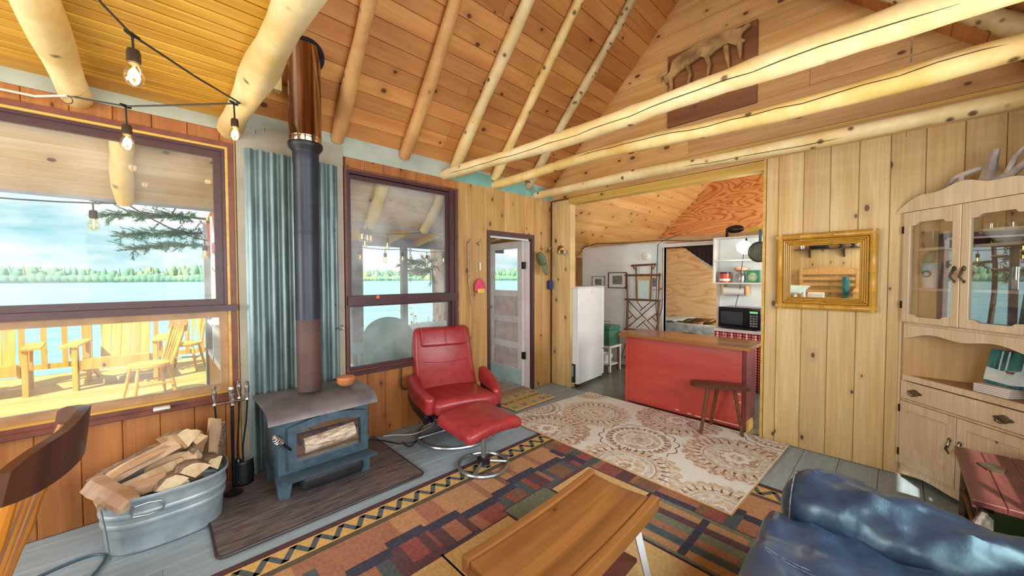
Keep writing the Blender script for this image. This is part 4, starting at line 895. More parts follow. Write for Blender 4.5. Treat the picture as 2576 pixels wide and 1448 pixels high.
# face frame
cp('stile','cab_pine',0,.03,0.0,1.87); cp('stile','cab_pine',CW-.03,CW,0,1.87)
cp('rail','cab_pine',.03,CW-.03,.695,.733); cp('rail','cab_pine',.03,CW-.03,.55,.565); cp('rail','cab_pine',.03,CW-.03,1.085,1.105)
def scal(u0,u1,zt,zb,amp,up=False,n=24):
    P=[(u0,zt),(u1,zt)]; 
    for k in range(n+1):
        t=k/n; s=abs(math.sin(t*math.pi*1)); w=zb+amp*(.55*s**.7+.45*(1-math.cos(t*4*math.pi))/2); P.append((u1+(u0-u1)*t,w))
    return P
m=M(); m.prism(scal(.03,CW-.03,1.085,.985,.055),(0,0.02,0),X_,Z_,(0,-1,0),0,.02); m.obj('valance','cab_pine',cc,smooth=0)
m=M(); m.prism(scal(.0,CW,.10,.02,.04),(0,0.022,0),X_,Z_,(0,-1,0),0,.022); m.obj('skirt','cab_pine',cc,smooth=0)
cr=[(-.02,1.865),(CW+.02,1.865)]+[(CW+.02-(CW+.04)*k/30,1.89+.10*math.sin(math.pi*k/30)**.8-.012*math.cos(k/30*6*math.pi)) for k in range(31)]
m=M(); m.prism(cr,(0,.008,0),X_,Z_,(0,-1,0),0,.028); m.obj('crown','cab_pine',cc,smooth=0)
def gdoor(u0,u1,hu):
    d=thing('glazed_door',None,None); d.parent=cc; z0,z1=1.108,1.862; q=lambda n,a,b,c,e:cp(n,'cab_pine',a,b,c,e,-.02,.02,d)
    q('stile',u0,u0+.045,z0,z1); q('stile',u1-.045,u1,z0,z1)
    a,b=u0+.045,u1-.045; w=b-a
    top=[(a,z1-.001),(a,1.765),(a+.035,1.768),(a+.05,1.785),(b-.05,1.785),(b-.035,1.768),(b,1.765),(b,z1-.001)]
    M().prism(top,(0,0,0),X_,Z_,(0,-1,0),0,.02).obj('rail','cab_pine',d,smooth=0)
    bot=[(a,z0),(b,z0),(b,1.165),(b-.035,1.162),(b-.05,1.148),(a+.05,1.148),(a+.035,1.162),(a,1.165)]
    M().prism(bot,(0,0,0),X_,Z_,(0,-1,0),0,.02).obj('rail','cab_pine',d,smooth=0)
    M().box(a-.005,b+.005,-.010,-.007,1.14,1.79).obj('pane','pane_cabinet',d,smooth=0)
    m=M(); m.sph((hu,-.025,1.47),(.011,.008,.016),10,8); m.tube([(hu,-.03,1.47),(hu+.004,-.045,1.445),(hu-.006,-.045,1.42),(hu+.003,-.03,1.395)],[.005,.008,.007,.004],8); m.sph((hu+.003,-.025,1.39),(.008,.006,.010),8,6); m.obj('handle','pewter',d)
    he=u0 if hu>(u0+u1)/2 else u1
    for z in (1.72,1.20): M().box(he-.006,he+.006,-.024,-.018,z,z+.05).obj('hinge','black_metal',d,smooth=0)
gdoor(.032,.370,.348); gdoor(.374,.713,.397)
dw=cp('drawer','cab_pine',.035,CW-.035,.57,.69,-.012,.02)
for u in (.13,CW-.15):
    m=M(); m.prism([(u+.042*math.cos(t*.3927)*(1+.15*math.cos(t*1.571)),.628+.02*math.sin(t*.3927)*(1+.2*math.cos(t*1.571))) for t in range(16)],(0,-.0125,0),X_,Z_,(0,-1,0),0,.003)
    m.tube([(u-.028,-.022,.632),(u-.022,-.034,.612),(u,-.038,.606),(u+.022,-.034,.612),(u+.028,-.022,.632)],.0035,6); m.obj('bail_pull','pewter',dw)
def pdoor(u0,u1,hu):
    d=thing('panel_door',None,None); d.parent=cc; z0,z1=.105,.548
    for a,b in ((u0,u0+.05),(u1-.05,u1)): cp('stile','cab_pine',a,b,z0,z1,-.012,.02,d)
    cp('rail','cab_pine',u0+.05,u1-.05,z0,.16,-.012,.02,d); cp('rail','cab_pine',u0+.05,u1-.05,.49,z1,-.012,.02,d)
    cp('panel','cab_pine',u0+.045,u1-.045,.155,.495,-.002,.01,d)
    M().prism([(u0+.05,.16),(u1-.05,.16),(u1-.05,.205),(u1-.09,.215),(u0+.12,.225),(u0+.10,.24),(u0+.05,.245)],(0,-.001,0),X_,Z_,(0,-1,0),0,.009).obj('scalloped_inlay','cab_pine',d,smooth=0)
    m=M(); m.sph((hu,-.018,.40),(.010,.007,.014),10,8); m.tube([(hu,-.022,.40),(hu+.006,-.036,.37),(hu-.004,-.036,.345),(hu+.004,-.024,.315)],[.005,.008,.007,.004],8); m.obj('handle','pewter',d)
    he=u0 if hu>(u0+u1)/2 else u1
    for z in (.47,.16): M().box(he-.006,he+.006,-.016,-.010,z,z+.05).obj('hinge','black_metal',d,smooth=0)
pdoor(.032,.370,.345); pdoor(.374,.713,.40)
RC=Matrix.Translation((3.815,-.012,0))@Matrix.Rotation(math.radians(225),4,'Z')
def cl(u,y,z): return tuple(RC@Vector((u,y,z)))
# things inside and on the cabinet
t=thing('metal_mug','dark pewter mug on the top shelf behind the first glass door','mug',cl(.135,.062,1.614))
M().lathe([(.0,0),(.035,0),(.045,.03),(.047,.09),(.05,.105),(.045,.10),(.042,.03),(0,.008)],n=20).obj('cup','mug_grey',t); M().tube([(.045,-.01,.085),(.075,-.015,.08),(.078,-.015,.04),(.046,-.01,.03)],.006,6).obj('handle','black_metal',t)
tag(M().lathe([(0,0),(.022,0),(.03,.10),(.028,.10),(.02,.01),(0,.01)],(0,0,0),18).obj('paper_cup','cup_white'),'ribbed white cup beside the pewter mug on the top shelf','cup').location=cl(.225,.08,1.614)
t=thing('plastic_tumbler','tall white tumbler with green round logo on the middle cabinet shelf','tumbler',cl(.135,.064,1.344))
M().lathe([(0,0),(.038,0),(.050,.155),(.055,.158),(.055,.165),(.05,.165),(.036,.01),(0,.01)],n=24).obj('cup','cup_white',t)
m=M(); dz=Vector((-.9,.42,0)).normalized(); c0=dz*.0475+Vector((0,0,.095)); ux=Vector((0,0,1)).cross(dz)
m.lathe([(.024,0),(.024,.0015)],c0,20,X=ux,Y=Z_,Z=dz); lg=m.obj('logo','cup_logo',t); m=M(); m.lathe([(.013,.0015),(.013,.0022)],c0,16,X=ux,Y=Z_,Z=dz); m.obj('logo_centre','cup_white',lg)
tag(M().lathe([(0,0),(.018,0),(.02,.07),(.018,.07),(.016,.005),(0,.005)],(0,0,0),16).obj('small_glass','glassware'),'small clear glass standing behind the white tumbler','glass').location=cl(.205,.125,1.344)
t=thing('sugar_bowl','small white bowl with a spoon on the lowest glazed shelf','bowl',cl(.235,.07,1.104))
M().lathe([(0,0),(.028,0),(.035,.05),(.032,.05),(.025,.008),(0,.008)],n=18).obj('bowl','white_glaze',t); M().tube([(.0,0,.03),(.035,.03,.075)],[.004,.006],6).obj('spoon','chrome',t)
tag(M().lathe([(0,0),(.04,0),(.10,.05),(.125,.085),(.12,.086),(.095,.055),(.035,.008),(0,.008)],(0,0,0),28).obj('serving_bowl','white_glaze'),'large white bowl on the top shelf behind the second glass door','bowl').location=cl(.49,.14,1.614)
tag(M().lathe([(0,0),(.03,0),(.06,.05),(.062,.075),(.058,.075),(.03,.01),(0,.01)],(0,0,0),22).obj('red_bowl','red_bowl'),'dark red bowl beside the large white bowl in the cabinet','bowl').location=cl(.36,.10,1.614)
for k,(u,y,z) in enumerate(((.34,.20,1.614),(.40,.26,1.614),(.56,.08,1.344))):
    tag(M().lathe([(0,0),(.026,0),(.03,.13),(.028,.13),(.024,.006),(0,.006)],(0,0,0),16).obj('drinking_glass','glassware'),('clear drinking glass behind the dark red bowl','clear drinking glass behind the large white bowl','clear drinking glass on the middle shelf by the cabinet edge')[k],'glass','glasses in the cabinet').location=cl(u,y,z)
tag(M().lathe([(0,0),(.06,0),(.10,.06),(.085,.11),(.05,.135),(0,.14)],(0,0,0),22).obj('covered_dish','brown_bowl'),'brown domed covered dish on the lowest glazed shelf','dish').location=cl(.49,.13,1.104)
pls=[]
for k in range(5):
    o=M().rbox(-.082,.082,-.075,.075,0,.009,.004,2,1).obj('dinner_plate','white_glaze'); o.location=cl(.50,.10,.734+.0105*k); o.rotation_euler=(0,0,math.radians(45+1*k)); tag(o,('bottom','second','third','fourth','topmost')[k]+' square white plate of the low stack on the cabinet counter','plate','stacked plates in the cabinet niche')
pp=thing('picture_plate','square plate painted with snowy birch woods, standing on stacked plates','plate',cl(.555,.075,.79),math.radians(225),rx=math.radians(-12))
M().rbox(-.125,.125,-.006,.006,0,.205,.004,2,1).obj('plate_body','teal_print',pp); M().prism([(-.125,.02),(.0,.012),(.125,.035),(.125,.095),(.05,.105),(-.05,.085),(-.125,.095)],(0,-.0062,0),X_,Z_,(0,-1,0),0,.0012).obj('painted_snow','snow_print',pp,smooth=0)
for x in (-.07,-.04,.03,.075): M().box(x,x+.008,-.0078,-.006,.08,.20).obj('painted_trunk','snow_print',pp,smooth=0)
m=M(); m.prism([(.0,.095),(.03,.095),(.035,.11),(.05,.118),(.03,.112),(.005,.108),(-.01,.115)],(-.03,-.0072,-.02),X_,Z_,(0,-1,0),0,.001); m.obj('painted_deer','rug_brown',pp,smooth=0)
tag(M().box(-.01,.01,-.012,.012,0,.07).obj('wood_wedge','fire_wood',smooth=0),'small wooden wedge leaning inside the cabinet niche','wedge').location=cl(.075,.075,.735)
# antlers on top
at=thing('deer_antlers','bleached deer antlers lying on top of the corner cabinet','antlers',cl(.36,.10,1.89))
def cw(u,y,z): return Vector((u-.36,0,0))*0+Vector(RC@Vector((u,y,z)))-Vector(cl(.36,.10,1.89))
m=M(); m.tube([cw(*p) for p in ((.16,.06,1.905),(.20,.05,1.98),(.27,.06,2.05),(.36,.08,2.075),(.44,.10,2.06))],[.008,.012,.015,.016,.017],10); m.tube([cw(*p) for p in ((.29,.065,2.06),(.30,.06,1.99),(.305,.055,1.925))],[.014,.012,.009],8); m.obj('antler','bone',at)
m=M(); m.tube([cw(*p) for p in ((.06,.04,1.985),(.09,.03,1.94),(.13,.04,1.925),(.20,.06,1.92))],[.004,.008,.012,.012],8); m.obj('antler_tip','bone',at)
m=M(); m.tube([cw(*p) for p in ((.74,.06,2.20),(.66,.06,2.12),(.60,.06,2.05),(.52,.08,2.0),(.42,.08,1.985))],[.01,.016,.018,.02,.02],10); m.tube([cw(*p) for p in ((.60,.06,2.05),(.68,.04,2.045),(.78,.04,2.01))],[.018,.017,.012],10); m.obj('antler','bone',at)
m=M(); m.tube([cw(*p) for p in ((.36,.08,1.95),(.42,.07,2.0),(.44,.07,2.10),(.46,.07,2.16))],[.03,.03,.022,.012],9,jit=.3,seed=3); m.sph(cw(.40,.08,1.95),(.10,.06,.045),12,8); m.tube([cw(*p) for p in ((.50,.08,2.0),(.54,.07,2.09),(.58,.07,2.14))],[.018,.012,.006],8,jit=.3,seed=4); m.obj('skull','bone',at)
# ================================================================== MIRROR
mr=thing('bamboo_mirror','mirror in a bamboo pole frame hung on the plank wall','mirror',(XP-.012,.405,1.16),0,ry=math.radians(-2.6))
Wm,Hm=.61,.61
def mtube(m,p,q,r,n=12,nodes=()):
    p,q=Vector(p),Vector(q); ps=[p];rs=[r]
    for t in nodes:
        for d,f in ((-.012,1.0),(-.006,1.1),(0,1.12),(.006,1.1),(.012,1.0)):
            ps.append(p.lerp(q,t+d)); rs.append(r*f)
    ps.append(q); rs.append(r); m.tube(ps,rs,n)
y0,y1=-Wm/2,Wm/2; r=.024; D=-.03
for nm,a,b,nd in (('bamboo_pole',(D,y0,r),(D,y1,r),(.22,.48,.70)),('bamboo_pole',(D,y0,Hm-r),(D,y1,Hm-r),(.4,.74)),('bamboo_pole',(D,y0+r,0),(D,y0+r,Hm),(.26,.5,.76)),('bamboo_pole',(D,y1-r,0),(D,y1-r,Hm),(.45,.86))):
    m=M(); mtube(m,a,b,r,12,nd); m.obj(nm,'bamboo',mr)
for k in range(4):
    e=.055+.0125*k; x=D-.008+.004*k
    for a,b in (((x,y0+e,e),(x,y1-e,e)),((x,y0+e,Hm-e),(x,y1-e,Hm-e)),((x,y0+e,e),(x,y0+e,Hm-e)),((x,y1-e,e),(x,y1-e,Hm-e))):
        m=M(); m.tube([a,b],.0062,8); m.obj('reed','bamboo',mr)
M().box(-.028,-.02,y0+.09,y1-.09,.09,Hm-.09).obj('looking_glass','mirror',mr,smooth=0)
M().box(-.018,-.006,y0+.03,y1-.03,.03,Hm-.03).obj('backing','dark_wood',mr,smooth=0)
# ================================================================== MOOSE ANTLER PLAQUE
mp=thing('antler_plaque','brown plywood board with a moose antler mounted high on the gable','plaque',(XP-.012,1.27,2.935))
M().box(-.022,.0,-.39,.39,0,.71).obj('board','plaque_wood',mp,smooth=0)
palm=[(1.70,3.50),(1.66,3.44),(1.62,3.47),(1.60,3.56),(1.50,3.60),(1.36,3.62),(1.20,3.63),(1.06,3.62),(.98,3.60),(.94,3.63),(.92,3.59),(.98,3.56),(1.0,3.52),(.96,3.48),(1.04,3.47),(1.10,3.52),(1.20,3.50),(1.26,3.46),(1.34,3.50),(1.44,3.46),(1.52,3.44),(1.60,3.40),(1.66,3.36)]
m=M((XP-.012,1.27,2.935)); m.prism(palm,(XP-.05,0,0),Y_,Z_,(-1,0,0),0,.028); m.obj('antler_palm','moose',mp,smooth=0)
for pts in (((1.62,3.40),(1.60,3.30),(1.64,3.20)),((1.46,3.47),(1.42,3.36),(1.44,3.24)),((1.28,3.48),(1.25,3.38),(1.26,3.27)),((1.12,3.50),(1.10,3.38),(1.08,3.28)),((1.01,3.49),(1.0,3.40),(.99,3.33)),((1.66,3.48),(1.72,3.46),(1.74,3.42))):
    m=M((XP-.012,1.27,2.935)); m.tube([(XP-.062-.02*i,y,z) for i,(y,z) in enumerate(pts)],[.026,.018,.006],8); m.obj('tine','moose',mp)
# ================================================================== SIDE TABLE BY THE CABINET
stt=thing('twig_table','small table with maroon plank top on rough stick legs beside the cabinet','table',(2.74,-.42,0))
for a,b in ((-.33,-.11),(-.108,.11),(.112,.33)): pass
for a,b in ((-.195,-.10),(-.098,.005),(.007,.10),(.102,.19)):
    M().plk((0,0,.485),X_,Y_,Z_,-.34,.36,a,b,.022,.003).obj('top_plank','maroon',stt,smooth=0)
g=random.Random(4)
for sx in (-.28,.30):
    for sy in (-.15,.15): M().tube([(sx+g.uniform(-.01,.01),sy,.0),(sx+g.uniform(-.012,.012),sy,.25),(sx,sy,.487)],[.024,.02,.022],9,jit=.25,seed=int(sx*50+sy*90)).obj('leg','stick_grey',stt)
for z in (.13,.26): M().tube([(-.29,.15,z),(.31,.15,z+.02)],.011,8,jit=.2,seed=3).obj('stretcher','stick',stt)
for z in (.16,.30): M().tube([(-.28,-.15,z),(-.28,.15,z)],.011,8,jit=.2,seed=5).obj('stretcher','stick',stt)
m=M(); m.tube([(-.30,.15,.46),(-.36,.19,.38),(-.35,.20,.28),(-.32,.18,.2)],[.012,.02,.018,.008],8,jit=.3,seed=8); m.obj('burl_branch','stick_grey',stt)
tag(M().rbox(-.20,.24,-.12,.12,0,.26,.012,2,1).obj('storage_box','green_fabric'),'green box standing under the small twig table','box').location=(2.74,-.44,.0)
m=M(); m.prism([(-.05,-.03),(.02,-.045),(.06,0),(.02,.045),(-.05,.02)],(0,0,0),X_,Y_,Z_,0,.006); tag(m.obj('metal_trivet','pewter',smooth=0),'small white metal ornament on the twig table','ornament').location=(2.86,-.33,.508)
m=M(); m.lathe([(.0,0),(.035,0),(.036,.05),(.03,.052),(0,.053)],n=18); tag(m.obj('candle_jar','can_orange'),'red and orange candle jar on the twig table','candle').location=(2.70,-.47,.508)
# ================================================================== WINDSOR CHAIR AT THE WINDOW END
def windsor(name,label,loc,rz,mat,crest,group=None,sc=1.0):
    t=thing(name,label,'chair',loc,rz,group); t.scale=(sc,sc,sc)
    M().lathe([(0,.405),(.20,.405),(.225,.42),(.22,.445),(.15,.438),(0,.432)],n=28,sy=.95).obj('seat',mat,t)
    for sx in (-1,1):
        for sy in (-1,1):
            a=Vector((sx*.14,sy*.14,.41)); b=Vector((sx*.205,sy*.20,0)); ps=[a.lerp(b,k/8) for k in range(9)]
            M().tube(ps,[.014,.016,.022,.017,.021,.018,.02,.014,.011],10).obj('leg',mat,t)
    M().tube([(-.175,-.17,.2),(-.175,.17,.2)],[.012,.012],8).obj('stretcher',mat,t); M().tube([(.175,-.17,.2),(.175,.17,.2)],.012,8).obj('stretcher',mat,t); M().tube([(-.175,0,.2),(.175,0,.2)],.012,8).obj('stretcher',mat,t)
    # back rises at +y, leaning outwards
    def bp(x,z): return Vector((x*(1+.25*(z-.44)/.5),.165-.5*x*x*0+.05*(1-(x/.2)**2)*.3+(z-.44)*.28,z))
    for x in (-.17,.17): M().tube([bp(x,z) for z in (.42,.52,.60,.66,.72,.80,.88)],[.014,.016,.022,.016,.021,.015,.012],10).obj('back_post',mat,t)
    for x in (-.10,-.035,.035,.10):
        m=M(); P=[]
        for z,w in ((.44,.006),(.56,.008),(.68,.020),(.76,.026),(.86,.012)): P.append((bp(x,z),w))
        fr=[[m.av(p+Vector((s*w,e,0))) for s,e in ((-1,-.006),(1,-.006),(1,.006),(-1,.006))] for p,w in P]
        for A,B in zip(fr,fr[1:]):
            for k in range(4): j=(k+1)%4; m.af((A[k],A[j],B[j],B[k]))
        m.af(fr[0][::-1]); m.af(fr[-1]); m.obj('arrow_spindle',mat,t,smooth=0)
    n=20; m=M(); R=[]
    for k in range(n+1):
        u=-1+2*k/n; x=.265*u; th=.076*(1-.45*abs(u)**4); zc=.905-.03*abs(u)**2; y=bp(0,.88).y+.05-.085*u*u
        R.append([m.av((x,y-.011,zc-th)),m.av((x,y+.011,zc-th)),m.av((x,y+.014+.012,zc+th*(.75+.25*math.cos(u*3.14*2)*.4))),m.av((x,y+.012-.010,zc+th*(.75+.25*math.cos(u*3.14*2)*.4)))])
    for A,B in zip(R,R[1:]):
        for k in range(4): j=(k+1)%4; m.af((A[k],B[k],B[j],A[j]))
    m.af(R[0]); m.af(R[-1][::-1]); m.obj('crest_rail',crest,t,smooth=50)
    return t
windsor('windsor_chair','varnished arrow-back dining chair with dark crest rail, close by the tub',(-.55,1.76,0),math.radians(-93),'chair_wood','rail_brown',sc=1.05)
windsor('windsor_chair','second varnished dining chair farther along the white table, carved crest toward the room',(-.78,2.36,0),math.radians(10),'chair_wood','chair_wood',sc=1.0)
dt=thing('dining_table','white-topped table behind the varnished dining chair','table',(-1.15,1.75,0))
M().rbox(-.62,.50,-.55,.40,.715,.745,.01,2,1).obj('table_top','kick_plate',dt)
for sx in (-.52,.42):
    for sy in (-.46,.31): M().tube([(sx,sy,0),(sx,sy,.716)],[.022,.03],8).obj('leg','white_paint',dt)
# ================================================================== ON THE WALL BY THE DOOR
def hook(x,z,lb):
    m=M(); y=YW-.002; m.lathe([(.011,0),(.011,.004)],(x,y,z),12,X=X_,Y=Z_,Z=(0,-1,0)); m.tube([(x,y,z+.004),(x,y-.03,z+.01),(x+.012,y-.045,z+.045)],[.004,.004,.005],6); m.tube([(x,y,z-.006),(x,y-.022,z-.022),(x+.004,y-.034,z-.008)],[.004,.004,.005],6)
    return tag(m.obj('coat_hook','pewter'),lb,'hook','coat hooks')
hook(2.42,1.79,'double coat hook holding the hanging leash'); hook(2.555,1.79,'double coat hook above the pink knit hat'); hook(3.60,1.79,'double coat hook above the green cap'); hook(3.735,1.77,'double coat hook holding the blue pouch cord')
ls=thing('dog_leash','grey woven leash hanging from the hook next to the window','leash',(2.42,YW-.03,1.12))
M().tube([(0,0,.66),(.012,-.005,.45),(.005,0,.2),(.03,-.005,.03),(.045,0,.0)],[.007,.008,.007,.006,.006],6).obj('strap','rope_grey',ls); M().tube([(-.012,.0,.65),(-.010,-.005,.4),(-.004,0,.22)],[.007,.007,.006],6).obj('strap','rope_grey',ls)
kh=thing('knit_hat','pink knitted hat with yellow label hanging from a cord','hat',(2.56,YW-.04,1.25))
def hatf(u,v):
    a=2*math.pi*u; w=.072*(math.sin(min(1,(1-v)*1.6+.05)*math.pi/2)); return (w*math.cos(a)*(1+.03*math.cos(a*9)),.028*math.sin(a)*math.sin(min(1,(1-v)*1.6+.05)*math.pi/2),.02+.145*v)
M().surf(hatf,36,10).obj('knit_body','pink_knit',kh); M().box(-.055,.04,-.033,-.030,.0,.045).obj('label','tag_yellow',kh,smooth=0)
M().tube([(0,.0,.16),(-.004,.005,.33),(.0,.0,.52)],.004,6).obj('cord','rope_grey',kh); M().tube([(0,-.004,.25),(0,-.004,.33)],.007,6).obj('bead','white_glaze',kh)
cp_=thing('baseball_cap','faded green baseball cap hanging by its strap beside the door','cap',(3.605,YW-.06,1.53))
def capf(u,v):
    a=math.pi*2*u; ph=v*math.pi/2; return (.052*math.cos(a)*math.cos(ph),.055*math.sin(a)*math.cos(ph),.10+.105*0+.11*math.sin(ph)) 
m=M(); m.T=Matrix.Rotation(math.radians(-25),4,'Y'); m.surf(lambda u,v:(.05*math.sin(math.pi*v)**.6*math.cos(2*math.pi*u)+.0,.06*math.sin(math.pi*v)**.6*math.sin(2*math.pi*u),.02+.22*v),20,10); m.obj('crown','cap_green',cp_)
m=M(); m.T=Matrix.Translation((-.03,-.015,-.02))@Matrix.Rotation(math.radians(-20),4,'Y'); m.surf(lambda u,v:((u-.5)*.10*math.sqrt(max(0,1-(1-v)**2)*.9+.1),-.02-.03*math.cos((u-.5)*2.6),-.06+.14*v),10,8); m.obj('brim','cap_green',cp_,solid=.004)
bp_=thing('blue_pouch','small navy pouch on a long cord hanging by the door','pouch',(3.745,YW-.035,1.26))
M().rbox(-.035,.035,-.025,.025,0,.12,.02,3,2).obj('bag','blue_cloth',bp_); M().tube([(-.01,0,.12),(-.006,.0,.32),(-.012,0,.51)],.002,5).obj('cord','rope_grey',bp_)
sc_=thing('wall_sconce','small brass wall lamp with glass cups on the post by the kitchen','wall lamp',(XP-.01,3.05,1.78))
M().lathe([(.05,0),(.055,.006),(.03,.016),(.012,.03),(.012,.05)],n=18,X=Y_,Y=Z_,Z=(-1,0,0)).obj('back_plate','brass',sc_); M().tube([(-.045,0,0),(-.06,-.03,-.02),(-.06,-.09,-.02)],.009,8).obj('arm','brass',sc_)
for y in (-.03,-.11): M().lathe([(.01,.0),(.024,-.01),(.026,-.05),(.02,-.055)],(-.06,y,-.01),14).obj('cup','chrome',sc_)
# ================================================================== STRING LIGHTS INDOORS
def bulb(name,p,par,lit=True,s=1.0):
    b=M(); b.lathe([(.0,-.0),(.018*s,0),(.021*s,-.012*s),(.021*s,-.05*s),(.016*s,-.055*s)],p,14); o=b.obj('socket','bulb_cap',par)
    b=M(); b.lathe([(.013*s,-.052*s),(.020*s,-.065*s),(.029*s,-.088*s),(.031*s,-.105*s),(.026*s,-.125*s),(.014*s,-.137*s),(0,-.14*s)],p,18); b.obj('glass_bulb','bulb_glass',o)
    b=M(); q=Vector(p); b.tube([q+Vector((0,0,-.06*s)),q+Vector((0,0,-.105*s))],[.004*s,.005*s],6); b.obj('filament','filament' if lit else 'brass',o)
    return o
sl=thing('string_lights','black cord string lights with filament bulbs looped between the log joists','string lights',(0,0,0))
A=Vector((.36,2.51,2.372)); Bp=Vector((-.305,3.03,2.372))
pts=[Vector((-.20,1.55,2.42)),Vector((-.11,1.91,2.36)),Vector((-.04,2.06,2.352)),Vector((.16,2.28,2.352)),A]
M().tube(pts,.0045,6).obj('cord','wire_black',sl)
pts=[A,Vector((.13,2.70,2.352)),Vector((-.09,2.92,2.348)),Vector((-.2,2.98,2.36)),Bp]; M().tube(pts,.0045,6).obj('cord','wire_black',sl)
pts=[Bp,Vector((-.42,3.10,2.355)),Vector((-.62,3.12,2.36)),Vector((-1.4,3.1,2.40))]; M().tube(pts,.006,6).obj('cord','wire_white',sl)
for p,dz,s in ((Vector((-.04,2.06,2.352)),.055,1.0),(Vector((-.09,2.92,2.348)),.10,1.0),(Vector((.335,2.535,2.372)),.085,.85)):
    M().tube([p+Vector((-.02,-.018,.002)),p,p+Vector((.02,.018,.002))],[.005,.010,.005],6).obj('junction','black_plastic',sl)
    M().tube([p,p+Vector((.002,0,-dz))],.0045,6).obj('drop_wire','wire_black',sl); bulb('bulb',p+Vector((.002,0,-dz)),sl,True,s)
    pl=bpy.data.lights.new('bulb_light','POINT'); pl.energy=2.0; pl.color=(1,.72,.35); pl.shadow_soft_size=.02; po=bpy.data.objects.new('bulb_light',pl); COL.objects.link(po); po.location=p+Vector((.002,0,-dz-.09*s))
def scrhook(p,s,lb):
    m=M(); p=Vector(p); m.tube([p,p+Vector((0,0,-.05*s))]+[p+Vector((.02*s*math.sin(t*.5)*.9,-.0,-.05*s-.02*s+.02*s*math.cos(t*.5))) for t in range(1,10)],.0022*s**.5,6); tag(m.obj('screw_hook','pewter'),lb,'hook','screw hooks in the beams'); 
scrhook((2.13,-.02,2.36),1.2,'large screw hook under the tie beam nearest the gable peak'); scrhook((3.49,-.02,2.37),.6,'tiny screw hook under the beam above the plank wall'); scrhook((-.305,3.03,2.42),1.0,'thin screw hook holding the cord under the joist by the window')
# ---- loose cables on the floor
tag(M().tube(bez((1.30,3.15,.02),(1.5,3.0,.02),(1.35,2.75,.02),(1.75,2.86,.02),14)+bez((1.75,2.86,.02),(1.6,2.95,.02),(1.45,2.6,.02),(1.5,2.9,.02),14),.005,6).obj('power_cable','wire_black'),'tangled black cable on the floor between stove and recliner','cable')
tag(M().tube(bez((1.42,3.10,.03),(1.6,3.05,.03),(1.55,2.88,.02),(1.85,2.98,.05),14),.005,6).obj('extension_cord','wire_white'),'white extension cord on the floor behind the recliner','cable')
tag(M().tube(bez((1.64,3.17,.60),(1.58,3.15,.40),(1.62,3.12,.32),(1.75,3.12,.46),14),.007,6).obj('power_lead','wire_black'),'black cord looped down the boards below the window behind the recliner','cable')
tag(M().tube(bez((-.75,2.60,.008),(-.35,2.90,.008),(-.15,2.88,.008),(-.22,2.68,.008),12)+bez((-.22,2.68,.008),(-.25,2.58,.008),(-.3,2.5,.008),(-.40,2.42,.008),8),.006,6).obj('floor_cable','wire_blue'),'dark cable looping on the grey floor beside the wash tub','cable')
# ================================================================== BEHIND THE CAMERA (seen in the mirror)
sh=thing('wall_shelf','wooden shelf with black brackets on the rear plank wall','shelf',(XB+.02,1.0,1.42))
M().box(0,.2,-.6,.55,0,.022).obj('shelf_board','dark_wood',sh,smooth=0)
for y in (-.25,.3): m=M(); m.prism([(0,0),(.16,0),(.02,-.17),(0,-.17)],(0,y,0),X_,Z_,Y_,0,.02); m.obj('bracket','black_metal',sh,smooth=0)
for y,lb in ((.62,'oil lamp nearest the shelf end'),(.80,'oil lamp next to the long black case')):
    t=thing('oil_lamp',lb+' on the rear shelf','lamp',(XB+.12,y,1.442),group='oil lamps'); M().lathe([(.05,0),(.055,.02),(.02,.04),(.06,.08),(.055,.11),(.02,.13),(0,.135)],n=18).obj('base','lantern',t); M().lathe([(.03,.13),(.045,.18),(.025,.28),(.025,.32)],n=18).obj('chimney','glassware',t)
tag(M().rbox(-.04,.04,-.16,.16,0,.07,.01,2,1).obj('long_case','black_plastic'),'long black case lying on the rear shelf','case').location=(XB+.12,1.15,1.442)
tag(M().lathe([(0,0),(.03,0),(.035,.09),(.033,.09),(.028,.006),(0,.006)],(0,0,0),14).obj('shelf_glass','glassware'),'clear glass on the rear shelf','glass').location=(XB+.12,1.42,1.442)
fc=thing('wooden_settee','pale wooden settee with slatted back at the rear wall','settee',(XB+.40,1.0,0))
for y in (-.45,.45): 
    M().box(-.33,-.28,y-.025,y+.025,0,1.02).obj('back_post','oak_pale',fc,smooth=0); M().box(.27,.32,y-.025,y+.025,0,.62).obj('front_post','oak_pale',fc,smooth=0); M().box(-.33,.34,y-.035,y+.035,.60,.635).obj('arm','oak_pale',fc,smooth=0)
m=M(); m.prism([(-.43,.90),(.43,.90)]+[(.43-.86*k/12,1.0+.05*math.sin(math.pi*k/12)) for k in range(13)],(-.31,0,0),Y_,Z_,X_,0,.025); m.obj('crest_rail','oak_pale',fc,smooth=0)
for z in (.52,.66,.78): M().box(-.315,-.29,-.43,.43,z,z+.06).obj('back_slat','oak_pale',fc,smooth=0)
M().box(-.3,.3,-.43,.43,.40,.44).obj('seat','oak_pale',fc,smooth=0); M().box(.27,.29,-.43,.43,.32,.40).obj('apron','oak_pale',fc,smooth=0)
tag(M().rbox(-.08,.08,-.13,.13,0,.12,.01,2,1).obj('toy_box','white_paint'),'small white box on the settee at the rear wall','box').location=(XB+.5,1.15,.441)
tag(M().lathe([(.055,0),(.06,.005),(.06,.42),(.055,.42),(0,.42)],(0,0,0),18).obj('umbrella_tube','teal_print'),'tall teal printed tube standing on the settee','tube').location=(XB+.25,.72,.441)
